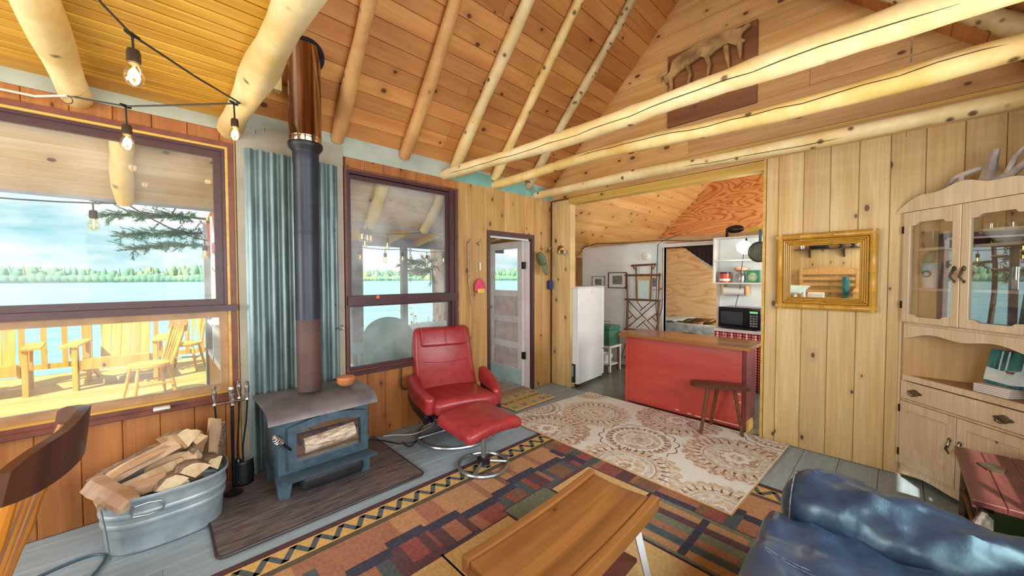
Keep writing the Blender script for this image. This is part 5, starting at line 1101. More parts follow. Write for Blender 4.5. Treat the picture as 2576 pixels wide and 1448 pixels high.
# ================================================================== KITCHEN
XK=5.5
kw=M()
for q in minus((YR,3.90,-.02,1.915),[(1.70,2.43,0,1.86)]): kw.box(XK,XK+.08,q[0],q[1],q[2],q[3])
kw=kw.obj('wall_kitchen','white_wall',kind='structure',smooth=0)
M().box(XK-.02,XK+.08,2.44,3.86,1.915,1.94).obj('trim_11','white_paint',kind='structure',smooth=0)
m=M(); m.box(XK-.015,XK+.085,2.43,2.475,0,1.90); m.box(XK-.015,XK+.085,1.655,1.70,0,1.90); m.box(XK-.015,XK+.085,1.70,2.43,1.86,1.905); m.obj('trim_12','white_paint',kind='structure',smooth=0)
M().box(XK+.02,XK+.10,YR,3.75,1.94,2.0).obj('wall_kitchen_ledge','tan_paint',kind='structure',smooth=0)
for a,b in ((.3,1.45),(1.455,2.7),(2.705,3.6)): M().box(XK-.0,XK+.02,a,b,1.925,1.985).obj('ledge_board','tan_paint',bpy.data.objects['wall_kitchen_ledge'],smooth=0)
XG=7.8
M().prism([(YR,-.02),(4.15,-.02),(4.15,zl(4.15)),(ridgeY,ridgeZ),(YR,zr(YR))],(XG,0,0),Y_,Z_,X_,0,.06).obj('wall_kitchen_gable','plywood',kind='structure',smooth=0)
kc=M()
for x0,x1,y0 in ((XP+.1,4.42,3.85),(4.42,XG+.06,4.2)): kc.quadbox([(x0,y0,zl(y0)+.02),(x1,y0,zl(y0)+.02),(x1,ridgeY,ridgeZ+.02),(x0,ridgeY,ridgeZ+.02),(x0,y0,zl(y0)+.08),(x1,y0,zl(y0)+.08),(x1,ridgeY,ridgeZ+.08),(x0,ridgeY,ridgeZ+.08)])
kc=kc.obj('ceiling_kitchen','sheathing',kind='structure',smooth=0)
DA=Vector((0,-1,.968)).normalized(); d=0
while d<3.6: M().plk((0,4.15,zl(4.15)+.02),X_,DA,(0,-.696,-.718),XP+.1 if d>.45 else 4.43,XG,d+.001,d+.139,.02,.003).obj('board','pine_kitchen',kc,smooth=0); d+=.14
M().quadbox([(XP+.1,ridgeY,ridgeZ),(XG,ridgeY,ridgeZ),(XG,YR,zr(YR)),(XP+.1,YR,zr(YR)),(XP+.1,ridgeY,ridgeZ+.06),(XG,ridgeY,ridgeZ+.06),(XG,YR,zr(YR)+.06),(XP+.1,YR,zr(YR)+.06)]).obj('ceiling_kitchen_far','pine_kitchen',kind='structure',smooth=0)
M().box(XP+.0,4.49,3.46,3.52,-.1,2.33).obj('wall_kitchen_back','clapboard',kind='structure',smooth=0)
M().box(4.43,4.49,3.52,4.15,-.1,1.72).obj('wall_kitchen_end','clapboard',kind='structure',smooth=0)
M().prism([(3.52,1.72),(4.15,1.72),(3.52,2.33)],(4.43,0,0),Y_,Z_,X_,0,.06).obj('wall_kitchen_end_top','clapboard',kind='structure',smooth=0)
M().box(XP+.02,XP+.10,3.3,3.46,-.1,2.44).obj('wall_kitchen_return','clapboard',kind='structure',smooth=0)
kl=M()
for q in minus((4.49,XG,0,1.78),[(4.9,5.36,1.12,1.62)]): kl.box(q[0],q[1],4.05,4.13,q[2],q[3])
kl=kl.obj('wall_kitchen_side','sheathing',kind='structure',smooth=0)
z=0
while z<1.78:
    for q in minus((4.49,XK,z+.001,min(z+.139,1.78)),[(4.9,5.36,1.12,1.62)]): planks(kl,'board','pine_kitchen',(0,4.05,0),X_,Z_,(0,-1,0),[q],.018)
    z+=.14
w4=struct('window_4'); frame_rect(M(),4.9,5.36,1.12,1.62,.05,4.02,4.10).obj('frame','red_stain',w4,smooth=0); M().box(4.95,5.31,4.06,4.065,1.17,1.57).obj('pane','pane_clear',w4,smooth=0)
# the room beyond the opening: plywood wall, bed
M().box(XG-.03,XG,YR,4.05,0,2.0).obj('wall_bedroom','plywood_pale',kind='structure',smooth=0)
light('fill_light_bedroom','AREA',(6.8,-.6,1.5),(.2,1,.1),140,(1,.96,.9),(1.0,.9))  # added fill lamp for the bedroom, no window behind it
bd=thing('bed','bed with a striped brown blanket beyond the kitchen doorway','bed',(7.20,2.3,0))
M().rbox(-.46,.46,-.9,.9,.001,.60,.05,3,1).obj('mattress','blanket_w',bd)
bm=M()
for k in range(13):
    y0=-.92+.105*k; bm.cur=(0,1,2,1,0,2)[k%6]
    bm.surf(lambda u,v,y0=y0:(-.50+1.0*u,y0+.105*v,.615+.012*math.sin(9*u+y0*8)-(.30*max(0,.12-u)/.12 if u<.12 else 0)),14,1)
bm.obj('striped_blanket',['blanket_a','blanket_b','blanket_c'],bd,solid=.012); M().surf(lambda u,v:(-.49+.98*u,.45+.45*v,.625+.015*math.sin(u*12+v*8)),14,6).obj('pale_cover','blanket_w',bd,solid=.01)
cu=thing('doorway_curtain','dark curtain swag with white hem across the doorway corner','curtain',(XK-.02,1.70,1.845))
def cuf(v0,v1):
    def f(u,v):
        s=v0+(v1-v0)*v; y=.005+.46*u; z=-(.34*(1-u)**1.0+.02)*s; return (-.012+.012*math.sin(u*46+s*3),y*(1-.15*s*(u)),z)
    return f
M().surf(cuf(0,.86),46,6).obj('cloth','curtain_dark',cu,solid=.003); M().surf(cuf(.86,1.0),46,2).obj('hem','curtain_white',cu,solid=.003)
M().tube([(-.012,0,.004),(-.012,.72,.004)],.005,6).obj('rod','black_metal',cu)
# shelf unit
ks=thing('wall_shelves','white open wall shelves above the microwave','shelf',(XK,1.30,1.33))
M().box(-.18,0,.38,.398,-.0,.60).obj('side_board','white_paint',ks,smooth=0)
for z in (.0,.292,.585): M().box(-.18,0,-.42,.38,z,z+.018).obj('shelf_board','white_paint',ks,smooth=0)
M().box(-.004,.0,-.42,.38,0,.6).obj('back_board','white_wall',ks,smooth=0)
t=thing('coffee_can','orange coffee can with black lid on the kitchen shelf','can',(XK-.09,1.575,1.349)); M().lathe([(0,0),(.062,0),(.062,.115),(0,.115)],n=24).obj('can_body','can_orange',t); M().lathe([(.064,.115),(.066,.135),(0,.135)],n=24).obj('lid','black_plastic',t); M().lathe([(.0625,.02),(.0625,.05)],n=24).obj('print_band','paper',t)
t=thing('glass_jar','glass jar with cloth-covered top on the kitchen shelf','jar',(XK-.09,1.395,1.349)); M().lathe([(0,0),(.052,0),(.056,.02),(.056,.10),(.045,.125),(.045,.135)],n=22).obj('jar_body','glassware',t); M().lathe([(0,.005),(.048,.006),(.05,.085),(0,.088)],n=20).obj('contents','jar_fill',t); M().lathe([(.03,.135),(.075,.16),(.075,.185),(.05,.205),(0,.21)],n=22).obj('cloth_top','pink_cloth',t)
t=thing('tea_box','green printed carton on the kitchen shelf by the lamp','box',(XK-.09,1.255,1.349)); M().box(-.03,.03,-.07,.07,0,.155).obj('carton','green_box',t,smooth=0); M().prism([(.05*math.cos(k*.5236),.07+.055*math.sin(k*.5236)) for k in range(12)],(-.031,0,0),Y_,Z_,(-1,0,0),0,.001).obj('printed_oval','soap_green',t,smooth=0)
t=thing('paper_towel_roll','paper towel roll on a wooden holder under the shelves','paper towel',(XK-.10,1.46,1.235)); M().lathe([(.012,-.12),(.055,-.12),(.055,.12),(.012,.12)],n=24,X=X_,Y=Z_,Z=Y_).obj('roll','paper',t)
for y in (-.14,.13): M().box(-.05,.09,y-.008,y+.008,-.05,.085).obj('holder_arm','oak_pale',t,smooth=0)
# counter, gingham skirt, microwave
ct=thing('kitchen_counter','counter with a red gingham skirt under the microwave','counter',(5.18,1.15,0))
M().box(-.18,.31,-.55,.42,.755,.785).obj('worktop','white_paint',ct,smooth=0)
m=M(); m.surf(lambda u,v:(-.165+.012*math.sin(u*75),-.54+.95*u,.06+.695*v),90,2); m.obj('gingham_skirt','gingham',ct,solid=.002); m=M(); m.surf(lambda u,v:(-.165+.45*u,.415+.01*math.sin(u*40),.06+.695*v),30,2); m.obj('gingham_skirt','gingham',ct,solid=.002)
for x in (-.12,.27):
    for y in (-.5,.36): M().box(x-.02,x+.02,y-.02,y+.02,0,.756).obj('leg','white_paint',ct,smooth=0)
mw=thing('microwave','black microwave oven on the counter with the gingham skirt','microwave',(5.22,1.30,.785),math.radians(-8))
M().rbox(-.16,.17,-.235,.235,.01,.265,.008,2,1).obj('case','appl_black',mw); M().box(-.168,-.16,-.10,.225,.03,.245).obj('oven_door','appl_black',mw,smooth=0); M().box(-.171,-.168,-.05,.20,.06,.215).obj('door_window','appl_window',mw,smooth=0)
kp=M().box(-.168,-.16,-.228,-.105,.03,.245).obj('control_panel','appl_black',mw,smooth=0); M().box(-.170,-.168,-.21,-.125,.205,.23).obj('display','led',kp,smooth=0)
for r in range(5):
    for c in range(3): M().box(-.170,-.168,-.208+.029*c,-.186+.029*c,.05+.029*r,.07+.029*r).obj('key','keypad',kp,smooth=0)
# clamp lamp
cl_=thing('clamp_lamp','lit clamp lamp with metal shade above the kitchen shelves','lamp',(XK-.20,1.32,1.80))
DV=Vector((-.80,.05,-.30)).normalized(); UX=Vector((0,1,0)).cross(DV).normalized(); UY=DV.cross(UX)
M().lathe([(.02,-.08),(.03,-.05),(.045,-.02),(.085,.04),(.088,.045),(.08,.04),(.04,-.01),(.0,-.015)],(0,0,0),24,X=UX,Y=UY,Z=DV).obj('shade','white_paint',cl_); M().sph(DV*.02,.036,16,10).obj('lit_bulb','lamp_glow',cl_); M().tube([(.05,0,.05),(.07,.01,.10),(.12,.02,.10)],.01,8).obj('clamp','black_metal',cl_)
M().tube([(.02,.02,-.06),(.03,.05,-.3),(.05,.06,-.5),(.08,.12,-.75)],.004,6).obj('cord','wire_black',cl_)
pl=bpy.data.lights.new('clamp_lamp_light','POINT'); pl.energy=5; pl.color=(1,.93,.75); pl.shadow_soft_size=.04; po=bpy.data.objects.new('clamp_lamp_light',pl); COL.objects.link(po); po.location=Vector((XK-.20,1.32,1.80))+DV*.07
t=thing('hanging_pan','dark iron skillet hanging beside the clamp lamp','pan',(XK-.24,1.155,1.72)); M().lathe([(0,0),(.11,0),(.125,.03),(.12,.03),(.105,.006),(0,.006)],n=26,X=Y_,Y=Z_,Z=(-1,0,0)).obj('skillet','skillet',t); M().box(-.01,.0,-.015,.015,.12,.27).obj('handle','wire_blue',t,smooth=0)
t=thing('winter_cap','dark cap slumped on the ledge over the shelves','cap',(XK+.03,1.50,2.0)); M().sph((0,0,.05),(.05,.11,.055),14,8).obj('cloth','shell_black',t); M().surf(lambda u,v:(-.06-.03*v,.06+.03*u,.06-.14*v),3,5).obj('flap','shell_black',t,solid=.006)
t=thing('yellow_tray','yellow carved tray edge on the ledge over the shelves','tray',(XK+.03,1.27,2.0)); M().prism([(-.09,0),(.09,0),(.09,.03),(.05,.045),(.03,.065),(-.03,.065),(-.05,.045),(-.09,.03)],(0,0,0),Y_,Z_,X_,0,.02).obj('tray_edge','tag_yellow',t,smooth=0)
# fridge, seen from its back and side
fr=thing('refrigerator','white refrigerator standing with its back to the partition post','refrigerator',(4.2,3.14,0),math.radians(4))
M().rbox(-.33,.30,-.30,.30,.04,1.28,.012,2,1).obj('cabinet','fridge',fr); M().rbox(.305,.36,-.295,.295,.42,1.285,.012,2,1).obj('door','fridge',fr); M().rbox(.305,.36,-.295,.295,.06,.41,.012,2,1).obj('freezer_drawer','fridge',fr)
M().rbox(-.34,.37,-.305,.305,1.28,1.295,.006,2,1).obj('top_panel','fridge',fr); M().box(-.345,-.331,-.26,.26,.06,.30).obj('compressor_cover','stove_black',fr,smooth=0); M().box(-.35,-.345,-.24,.24,.14,.28).obj('vent_grille','keypad',fr,smooth=0)
for x in (-.28,.3): M().lathe([(.016,0),(.016,.042)],(x,-.26,0),10).obj('foot','black_plastic',fr)
M().lathe([(.008,0),(.008,.003)],(.0,-.3005,1.22),10,X=X_,Y=Z_,Z=(0,-1,0)).obj('badge','pewter',fr)
# pictures
for (y,z0,h,w,fm,lb) in ((3.56,1.24,.195,.25,'steel_grey','small framed print in a thin grey frame, beside the refrigerator'),(3.20,1.24,.26,.33,'black_plastic','larger black framed print of birch trunks, behind the stick stand'),(2.60,1.22,.24,.22,'oak_pale','framed print half hidden behind the stick stand')):
    t=thing('framed_picture',lb,'picture',(XK-.004,y,z0),group='pictures on the kitchen wall'); m=M()
    m.box(-.016,0,-w/2,-w/2+.012,0,h); m.box(-.016,0,w/2-.012,w/2,0,h); m.box(-.016,0,-w/2,w/2,0,.012); m.box(-.016,0,-w/2,w/2,h-.012,h); m.obj('frame',fm,t,smooth=0)
    M().box(-.008,-.004,-w/2+.01,w/2-.01,.01,h-.01).obj('mount','paper',t,smooth=0); M().box(-.010,-.008,-w*.27,w*.27,h*.24,h*.78).obj('print','print_grey',t,smooth=0)
t=thing('smoke_detector','round white smoke detector on the kitchen wall','smoke detector',(XK-.002,2.70,1.74)); M().lathe([(.06,0),(.06,.02),(.045,.035),(0,.037)],n=26,X=Y_,Y=Z_,Z=(-1,0,0)).obj('housing','smoke_white',t); M().lathe([(.02,.036),(.02,.04),(0,.041)],n=14,X=Y_,Y=Z_,Z=(-1,0,0)).obj('test_button','white_paint',t)
# stick hall stand
ht=thing('stick_hall_stand','rustic hall stand of brown sticks with a small mirror and lattice back','hall stand',(5.29,2.69,0))
def stk(pts,r=.013,n='stick',sd=1): return M().tube([Vector(p)-Vector((0,2.69,0)) for p in pts],r,7,jit=.2,seed=sd).obj(n,'stick',ht)
for y in (2.955,2.455):
    stk([(.08,y,0),(.08,y,.6),(.10,y,1.05)],.018,'post'); stk([(.09,y,1.05),(.10,y+(.02 if y>2.7 else -.01),1.48)],.014,'post')
    stk([(-.18,y,0),(-.18,y,.58)],.018,'front_leg'); stk([(-.18,y,.55),(.09,y,.57)],.014,'side_rail'); stk([(-.18,y,.15),(.09,y,.17)],.012,'side_rail'); stk([(-.18,y,.0),(.09,y,.45)],.01,'side_brace')
for z in (.60,1.07,1.45): stk([(.09,3.0,z),(.09,2.42,z)],.015,'cross_rail')
stk([(.09,2.80,1.07),(.10,2.82,1.60)],.013,'mirror_post'); stk([(.09,2.575,1.07),(.10,2.565,1.60)],.013,'mirror_post'); stk([(.10,2.90,1.60),(.10,2.50,1.61)],.015,'cross_rail')
for a,b in (((2.84,1.54),(2.88,1.60)),((2.55,1.54),(2.51,1.60)),((2.97,1.22),(3.01,1.26)),((2.45,1.22),(2.41,1.26))): stk([(.10,a[0],a[1]),(.10,b[0],b[1])],.009,'peg')
for a,b in (((2.94,1.05),(2.48,.63)),((2.48,1.05),(2.94,.63)),((2.80,1.05),(2.70,.93)),((2.57,1.05),(2.74,.90)),((2.94,.90),(2.79,.76)),((2.48,.88),(2.62,.76)),((2.94,.76),(2.86,.83)),((2.48,.76),(2.56,.83)),((2.58,.63),(2.68,.72)),((2.80,.63),(2.66,.76))): stk([(.09,a[0],a[1]),(.09,b[0],b[1])],.008,'lattice_stick')
for y in (-.22,-.13,-.04,.05,.14): M().box(-.17,.08,y,y+.08,.585,.598).obj('seat_slat','oak_pale',ht,smooth=0)
M().box(.095,.105,-.11,.11,1.09,1.47).obj('mirror_board','tan_paint',ht,smooth=0); M().box(.085,.095,-.085,.085,1.09,1.37).obj('mirror_glass','kick_plate',ht,smooth=0)
# cooler on a white bench, bowl and fan below
bn=thing('white_bench','low white bench with lower shelf under the green cooler','bench',(5.00,3.12,0))
M().box(-.17,.17,-.19,.22,.365,.395).obj('top','white_paint',bn,smooth=0); M().box(-.15,.15,-.17,.20,.10,.12).obj('lower_shelf','white_paint',bn,smooth=0)
for x in (-.15,.13):
    for y in (-.18,.19): M().box(x,x+.035,y-.0,y+.03,0,.366).obj('leg','white_paint',bn,smooth=0)
t=thing('green_cooler','green picnic cooler with white wire handle on the bench','cooler',(5.00,3.14,.395)); M().rbox(-.15,.15,-.19,.16,0,.235,.012,2,1).obj('box','green_cooler',t); M().rbox(-.155,.155,-.195,.165,.235,.29,.01,2,1).obj('lid','green_cooler',t); M().box(-.158,-.155,-.05,.04,.245,.262).obj('latch','white_paint',t,smooth=0)
M().tube([(-.15,.15,.28),(-.15,.11,.36),(-.15,-.19,.37),(-.15,-.23,.29)],.006,6).obj('wire_handle','steel_grey',t)
tag(M().lathe([(0,0),(.07,0),(.115,.09),(.118,.13),(.112,.13),(.1,.05),(0,.01)],(0,0,0),24).obj('enamel_bowl','white_glaze'),'white enamel bowl on the lower shelf of the bench','bowl').location=(4.99,3.11,.12)
fn=thing('box_fan','white box fan standing beside the refrigerator','fan',(4.78,3.24,0),math.radians(15)); M().rbox(-.03,.03,-.09,.09,.02,.38,.025,3,1).obj('housing','white_paint',fn)
for k in range(9): M().box(-.034,-.03,-.065,.065,.06+.032*k,.07+.032*k).obj('grille_bar','keypad',fn,smooth=0)
# cables along the wall
tag(M().tube([(XK-.01,3.85,1.95),(XK-.01,3.6,2.0),(XK-.01,3.2,1.975),(XK-.01,2.9,1.97),(XK-.01,2.5,1.975),(XK-.01,2.0,1.925),(XK-.01,1.7,1.925),(XK-.01,1.3,1.93)],.007,6).obj('wall_cable','wire_brown'),'dark cable running along the top of the white kitchen wall','cable')
tag(M().tube([(XK-.01,2.20,2.04),(XK-.01,2.45,1.96),(XK-.02,2.52,1.90),(XK-.02,2.53,1.4),(XK-.02,2.54,1.0),(XK-.02,2.50,.6)],.006,6).obj('blue_cable','wire_blue'),'blue cord hanging down the white wall beside the doorway trim','cable')
tag(M().tube([(XK-.02,2.44,1.85),(XK-.02,2.43,1.3),(XK-.02,2.44,.98),(XK-.02,2.50,.75),(XK-.03,2.56,.55)],.005,6).obj('black_cable','wire_black'),'thin black cord on the doorway trim in the kitchen','cable')
# ---- island and stool
il=thing('kitchen_island','red painted kitchen island with varnished wooden top in the opening','island',(4.02,1.52,0))
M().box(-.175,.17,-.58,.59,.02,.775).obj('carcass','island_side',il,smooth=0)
fp=M().rbox(-.185,-.172,-.555,.585,.03,.772,.004,1,6,lambda p:Vector((p.x-.003*math.sin(p.z*14)*math.sin(p.y*9+1),p.y,p.z))).obj('front_panel','island_red',il)
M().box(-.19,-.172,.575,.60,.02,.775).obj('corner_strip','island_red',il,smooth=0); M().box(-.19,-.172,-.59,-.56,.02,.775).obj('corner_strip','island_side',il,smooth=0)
for y0,y1,z in ((-.55,-.48,.345),(-.55,-.49,.27),(-.30,-.15,.045),(-.54,-.32,.055),(.0,.04,.06),(-.12,-.08,.05)): M().box(-.1895,-.1885,y0,y1,z,z+.008).obj('chipped_paint','scuff',fp,smooth=0)
M().plk((0,0,.776),X_,Y_,Z_,-.33,.19,-.645,.615,.026,.003).obj('top','bar_top',il,smooth=0)
M().box(-.17,.02,-.60,-.582,.0,.09).obj('base_board','trim_yellow',il,smooth=0)
so=thing('three_legged_stool','rustic wooden stool with long rounded seat in front of the island','stool',(3.605,1.08,.018))
def cap(L_,R_,n=10): return [(L_+R_*math.cos(math.radians(-90+180*k/n)),R_*math.sin(math.radians(-90+180*k/n))) for k in range(n+1)]+[(-L_+R_*math.cos(math.radians(90+180*k/n)),R_*math.sin(math.radians(90+180*k/n))) for k in range(n+1)]
dS=Vector((.42,-.907,0)); nS=Vector((.907,.42,0)); m=M(); m.prism(cap(.155,.085),(0,0,.425),dS,nS,Z_,0,.03); m.obj('seat','dark_wood',so,smooth=30)
for (a,b) in (((-.075*.42-.03,.075,.43),(-.105,.117,0)),((.05,.03,.43),(.18,.127,0)),((.05,-.10,.43),(.09,-.162,0))): M().tube([a,b],[.017,.014],9).obj('leg','stick',so)
# ================================================================== OUTSIDE: eaves, porch, deck, lake
ZD=-.10
ev=M().quadbox([(-3,3.30,zl(3.30)+.03),(5,3.30,zl(3.30)+.03),(5,3.87,zl(3.87)+.03),(-3,3.87,zl(3.87)+.03),(-3,3.30,zl(3.30)+.07),(5,3.30,zl(3.30)+.07),(5,3.87,zl(3.87)+.07),(-3,3.87,zl(3.87)+.07)]).obj('roof_eave','sheathing',kind='structure',smooth=0)
DD=Vector((0,1,-.968)).normalized(); d=0
while d<.78:
    M().plk((0,3.31,zl(3.31)+.03),X_,DD,(0,-.696,-.718),-3,5,d+.001,min(d+.139,.80),.022,.003).obj('board','porch_board',ev,smooth=0); d+=.14
for i,x in enumerate((-1.2,-.135,.5,1.05,1.61,2.25,2.85,3.4)): log((x,3.28,zl(3.28)-.085),(x,3.80,zl(3.80)-.085),.058,.056,90+i,seg=6).obj('rafter_tail','log_yellow',ev)
M().box(-3,5,3.865,3.885,zl(3.87)-.015,zl(3.87)+.13).obj('fascia','fascia_blue',ev,smooth=0)
# porch roof on the right part, sloping gently outwards
pr=M().quadbox([(.40,3.80,2.16),(4.6,3.80,2.16),(4.6,5.15,1.955),(.40,5.15,1.955),(.40,3.80,2.20),(4.6,3.80,2.20),(4.6,5.15,1.995),(.40,5.15,1.995)]).obj('roof_porch','porch_board',kind='structure',smooth=0)
x=.45
while x<4.6:
    M().quadbox([(x-.025,3.82,2.075),(x+.025,3.82,2.075),(x+.025,5.1,1.875),(x-.025,5.1,1.875),(x-.025,3.82,2.155),(x+.025,3.82,2.155),(x+.025,5.1,1.96),(x-.025,5.1,1.96)]).obj('porch_rafter','yellow_chair',pr,smooth=0); x+=.48
M().box(.38,4.65,5.04,5.10,1.86,2.0).obj('fascia_beam','fascia_blue',pr,smooth=0)
for x,y,m_,lb in ((1.96,5.05,'post_grey','grey porch post nearest the recliner window frame'),(2.66,5.06,'post_grey','thin grey porch post seen through the middle of the second window'),(4.3,5.05,'post_grey','porch post beyond the open door'),(.42,5.05,'post_grey','porch corner post by the screened side')):
    tag(M().plk((0,0,ZD),X_,Y_,Z_,x-(.075 if x<2 and x>1 else .04),x+(.075 if x<2 and x>1 else .04),y-.04,y+.04,1.98).obj('porch_post',m_,smooth=0),lb,'post','porch posts')
# chain beside the post
ch=thing('hanging_chain','steel chain hanging beside the thin porch post','chain',(2.745,5.02,1.38))
for k in range(13):
    m=M(); R=.018; m.tube([(R*math.cos(t*.7854)*(1 if k%2 else .3),R*math.cos(t*.7854)*(0 if k%2 else .9),.04*k+.026*math.sin(t*.7854)) for t in range(9)],.004,6); m.obj('link','steel_grey',ch)
# screened side of the porch, seen through the first window
sd=struct('wall_porch_side'); 
M().box(.40,.46,3.35,5.05,ZD,.62).obj('half_wall','clapboard',sd,smooth=0); M().box(.40,.46,3.9,5.05,1.66,1.74).obj('tie_rail','red_stain',sd,smooth=0)
for y in (3.36,3.95,4.5): M().box(.395,.465,y,y+.05,.62,2.0).obj('screen_post','screen_white',sd,smooth=0)
M().box(.395,.465,3.36,5.05,.62,.67).obj('screen_rail','screen_white',sd,smooth=0); M().box(.395,.465,3.36,5.05,.95,.98).obj('screen_rail','screen_white',sd,smooth=0)
for y in (4.10,4.65): m=M(); m.quadbox([(.40,y,1.66),(.46,y,1.66),(.46,y+.06,1.66),(.40,y+.06,1.66),(.40,y+.28,2.02),(.46,y+.28,2.02),(.46,y+.34,2.02),(.40,y+.34,2.02)]); m.obj('brace','red_stain',sd,smooth=0)
M().box(.425,.43,3.36,5.05,.67,1.66).obj('screen_pane','pane_clear',sd,smooth=0)
# porch floor and deck
pf=M().box(.46,5.2,3.30,5.2,ZD-.06,-.045).obj('floor_porch','sheathing',kind='structure',smooth=0); y=3.34
while y<5.2: M().plk((0,0,-.045),X_,Y_,Z_,.46,5.2,y+.003,min(y+.135,5.2),.04,.003).obj('plank','deck_grey',pf,smooth=0); y+=.138
dk=M().box(-4.5,1.6,3.30,9.3,ZD-.12,ZD-.035).obj('floor_deck','sheathing',kind='structure',smooth=0); y=3.32
while y<9.25: M().plk((0,0,ZD-.035),X_,Y_,Z_,-4.5,.39 if y<5.1 else 1.6,y+.003,y+.135,.035,.003).obj('plank','deck_wood',dk,smooth=0); y+=.138
rl=thing('deck_railing','yellow wooden deck railing with square balusters facing the lake','railing',(-1.4,9.2,ZD))
M().box(-3.1,3.0,-.06,.06,.93,.97).obj('top_rail','yellow_chair',rl,smooth=0); M().box(-3.1,3.0,-.02,.02,.84,.92).obj('upper_rail','yellow_chair',rl,smooth=0); M().box(-3.1,3.0,-.02,.02,.10,.18).obj('lower_rail','yellow_chair',rl,smooth=0)
x=-3.0
while x<3.0: M().box(x-.03,x+.03,-.035,-.015,.10,.92).obj('baluster','yellow_chair',rl,smooth=0); x+=.21
for x in (-3.0,-1.0,.6,2.95): M().box(x-.045,x+.045,-.045,.045,0,1.02).obj('post','yellow_chair',rl,smooth=0)
# yellow adirondack chairs (turned to the lake's near side, backs seen front-on)
def adirondack(name,label,loc,rz,mat,round_back=False,group=None):
    t=thing(name,label,'chair',loc,rz,group); t.scale=(1,1,1) if round_back else (1.22,1.1,1.08)
    if round_back:
        P=[(-.27,.20),(.27,.20)]+[(.27*math.cos(math.radians(a)),.74+.25*math.sin(math.radians(a))) for a in range(0,181,12)]
        M().prism(P,(0,.22,.05),X_,(0,.35,.94),(0,-.94,.35),0,.022).obj('backrest',mat,t,smooth=30)
    else:
        for k in range(5):
            x=-.215+.087*k; M().prism([(x,.0),(x+.081,.0),(x+.081,.66+(.02 if k in(1,3) else .04 if k==2 else 0)),(x,.66+(.02 if k in(1,3) else .04 if k==2 else 0))],(0,.23,.30),X_,(0,.35,.94),(0,-.94,.35),0,.02).obj('back_slat',mat,t,smooth=0)
    for k in range(5): M().box(-.27,.27,-.32+.105*k,-.23+.105*k,.37-.022*k,.39-.022*k).obj('seat_slat',mat,t,smooth=0)
    M().box(-.27,.27,-.345,-.325,.26,.39).obj('front_apron',mat,t,smooth=0)
    for s in (-1,1):
        M().box(s*.36-.07,s*.36+.07,-.36,.32,.55,.572).obj('arm',mat,t,smooth=0); M().box(s*.32-.02,s*.32+.02,-.34,-.25,0,.55).obj('front_leg',mat,t,smooth=0)
        M().prism([(-.32,.24),(-.32,.37),(.30,.22),(.62,.0),(.50,.0),(.28,.12)],(s*.28-.01,0,0),Y_,Z_,X_,0,.02).obj('side_stringer',mat,t,smooth=0); M().box(s*.32-.015,s*.32+.015,.22,.30,.0,.55).obj('rear_leg',mat,t,smooth=0)
        M().prism([(-.25,.55),(-.14,.55),(-.25,.40)],(s*.36-.01,0,0),Y_,Z_,X_,0,.02).obj('arm_bracket',mat,t,smooth=0)
    return t
adirondack('adirondack_chair','yellow slatted adirondack chair in front of the deck railing, its whole back in view',(-.36,7.95,ZD),math.radians(-6),'yellow_chair',group='yellow deck chairs')
adirondack('adirondack_chair','yellow slatted adirondack chair on the deck at the window edge, cut off',(-1.62,8.0,ZD),math.radians(4),'yellow_chair',group='yellow deck chairs')
windsor('deck_windsor_chair','weathered arrow-back wooden chair on the deck seen side-on',(-.06,6.55,ZD),math.radians(-75),'yellow_chair','clapboard',group='wooden chairs on the deck')
windsor('deck_windsor_chair','second arrow-back chair on the deck behind the side-on one',(.35,8.2,ZD),math.radians(-20),'yellow_chair','yellow_chair',group='wooden chairs on the deck')
adirondack('plastic_armchair','round-backed pale teal garden chair on the porch outside the second window',(2.10,4.42,-.005),math.radians(155),'teal_plastic',True)
tt=thing('round_table','round white table on the porch outside the second window','table',(3.02,4.62,-.005)); M().lathe([(0,.70),(.46,.70),(.48,.715),(.46,.735),(0,.735)],n=36).obj('top','table_white',tt)
for a in (45,135,225,315): M().tube([(.2*math.cos(math.radians(a)),.2*math.sin(math.radians(a)),.70),(.33*math.cos(math.radians(a)),.33*math.sin(math.radians(a)),0)],.018,8).obj('leg','table_white',tt)
# outdoor string lights
def strand(lb,pts,drops,lit=True):
    t=thing('outdoor_string_lights',lb,'string lights',(0,0,0)); P=[]
    for a,b in zip(pts,pts[1:]):
        a,b=Vector(a),Vector(b); sag=(b-a).length*.035
        for k in range(8): u=k/8; P.append(a.lerp(b,u)-Vector((0,0,sag*4*u*(1-u))))
    P.append(Vector(pts[-1])); M().tube(P,.005,6).obj('cord','wire_black',t)
    for u in drops:
        i=int(u*(len(P)-1)); p=P[i]; M().tube([p,p-Vector((0,0,.05))],.005,6).obj('drop_wire','wire_black',t); bulb('bulb',p-Vector((0,0,.05)),t,lit,1.0)
strand('string lights slung under the eave outside the first window',[(-1.4,3.83,1.96),(-.13,3.83,1.95),(.45,5.0,1.80)],(.22,.45,.95))
strand('string lights with glowing bulbs along the porch rafters',[(1.45,3.72,1.98),(1.62,3.78,1.96),(1.75,4.3,1.95),(2.3,3.80,1.95),(3.2,4.0,1.93)],(.10,.20,.28,.45,.62,.9))
strand('string lights along the porch fascia toward the lake',[(1.9,4.98,1.84),(2.6,4.98,1.83),(3.4,4.98,1.84),(4.3,4.98,1.84)],(.08,.22,.36,.5,.66,.9))
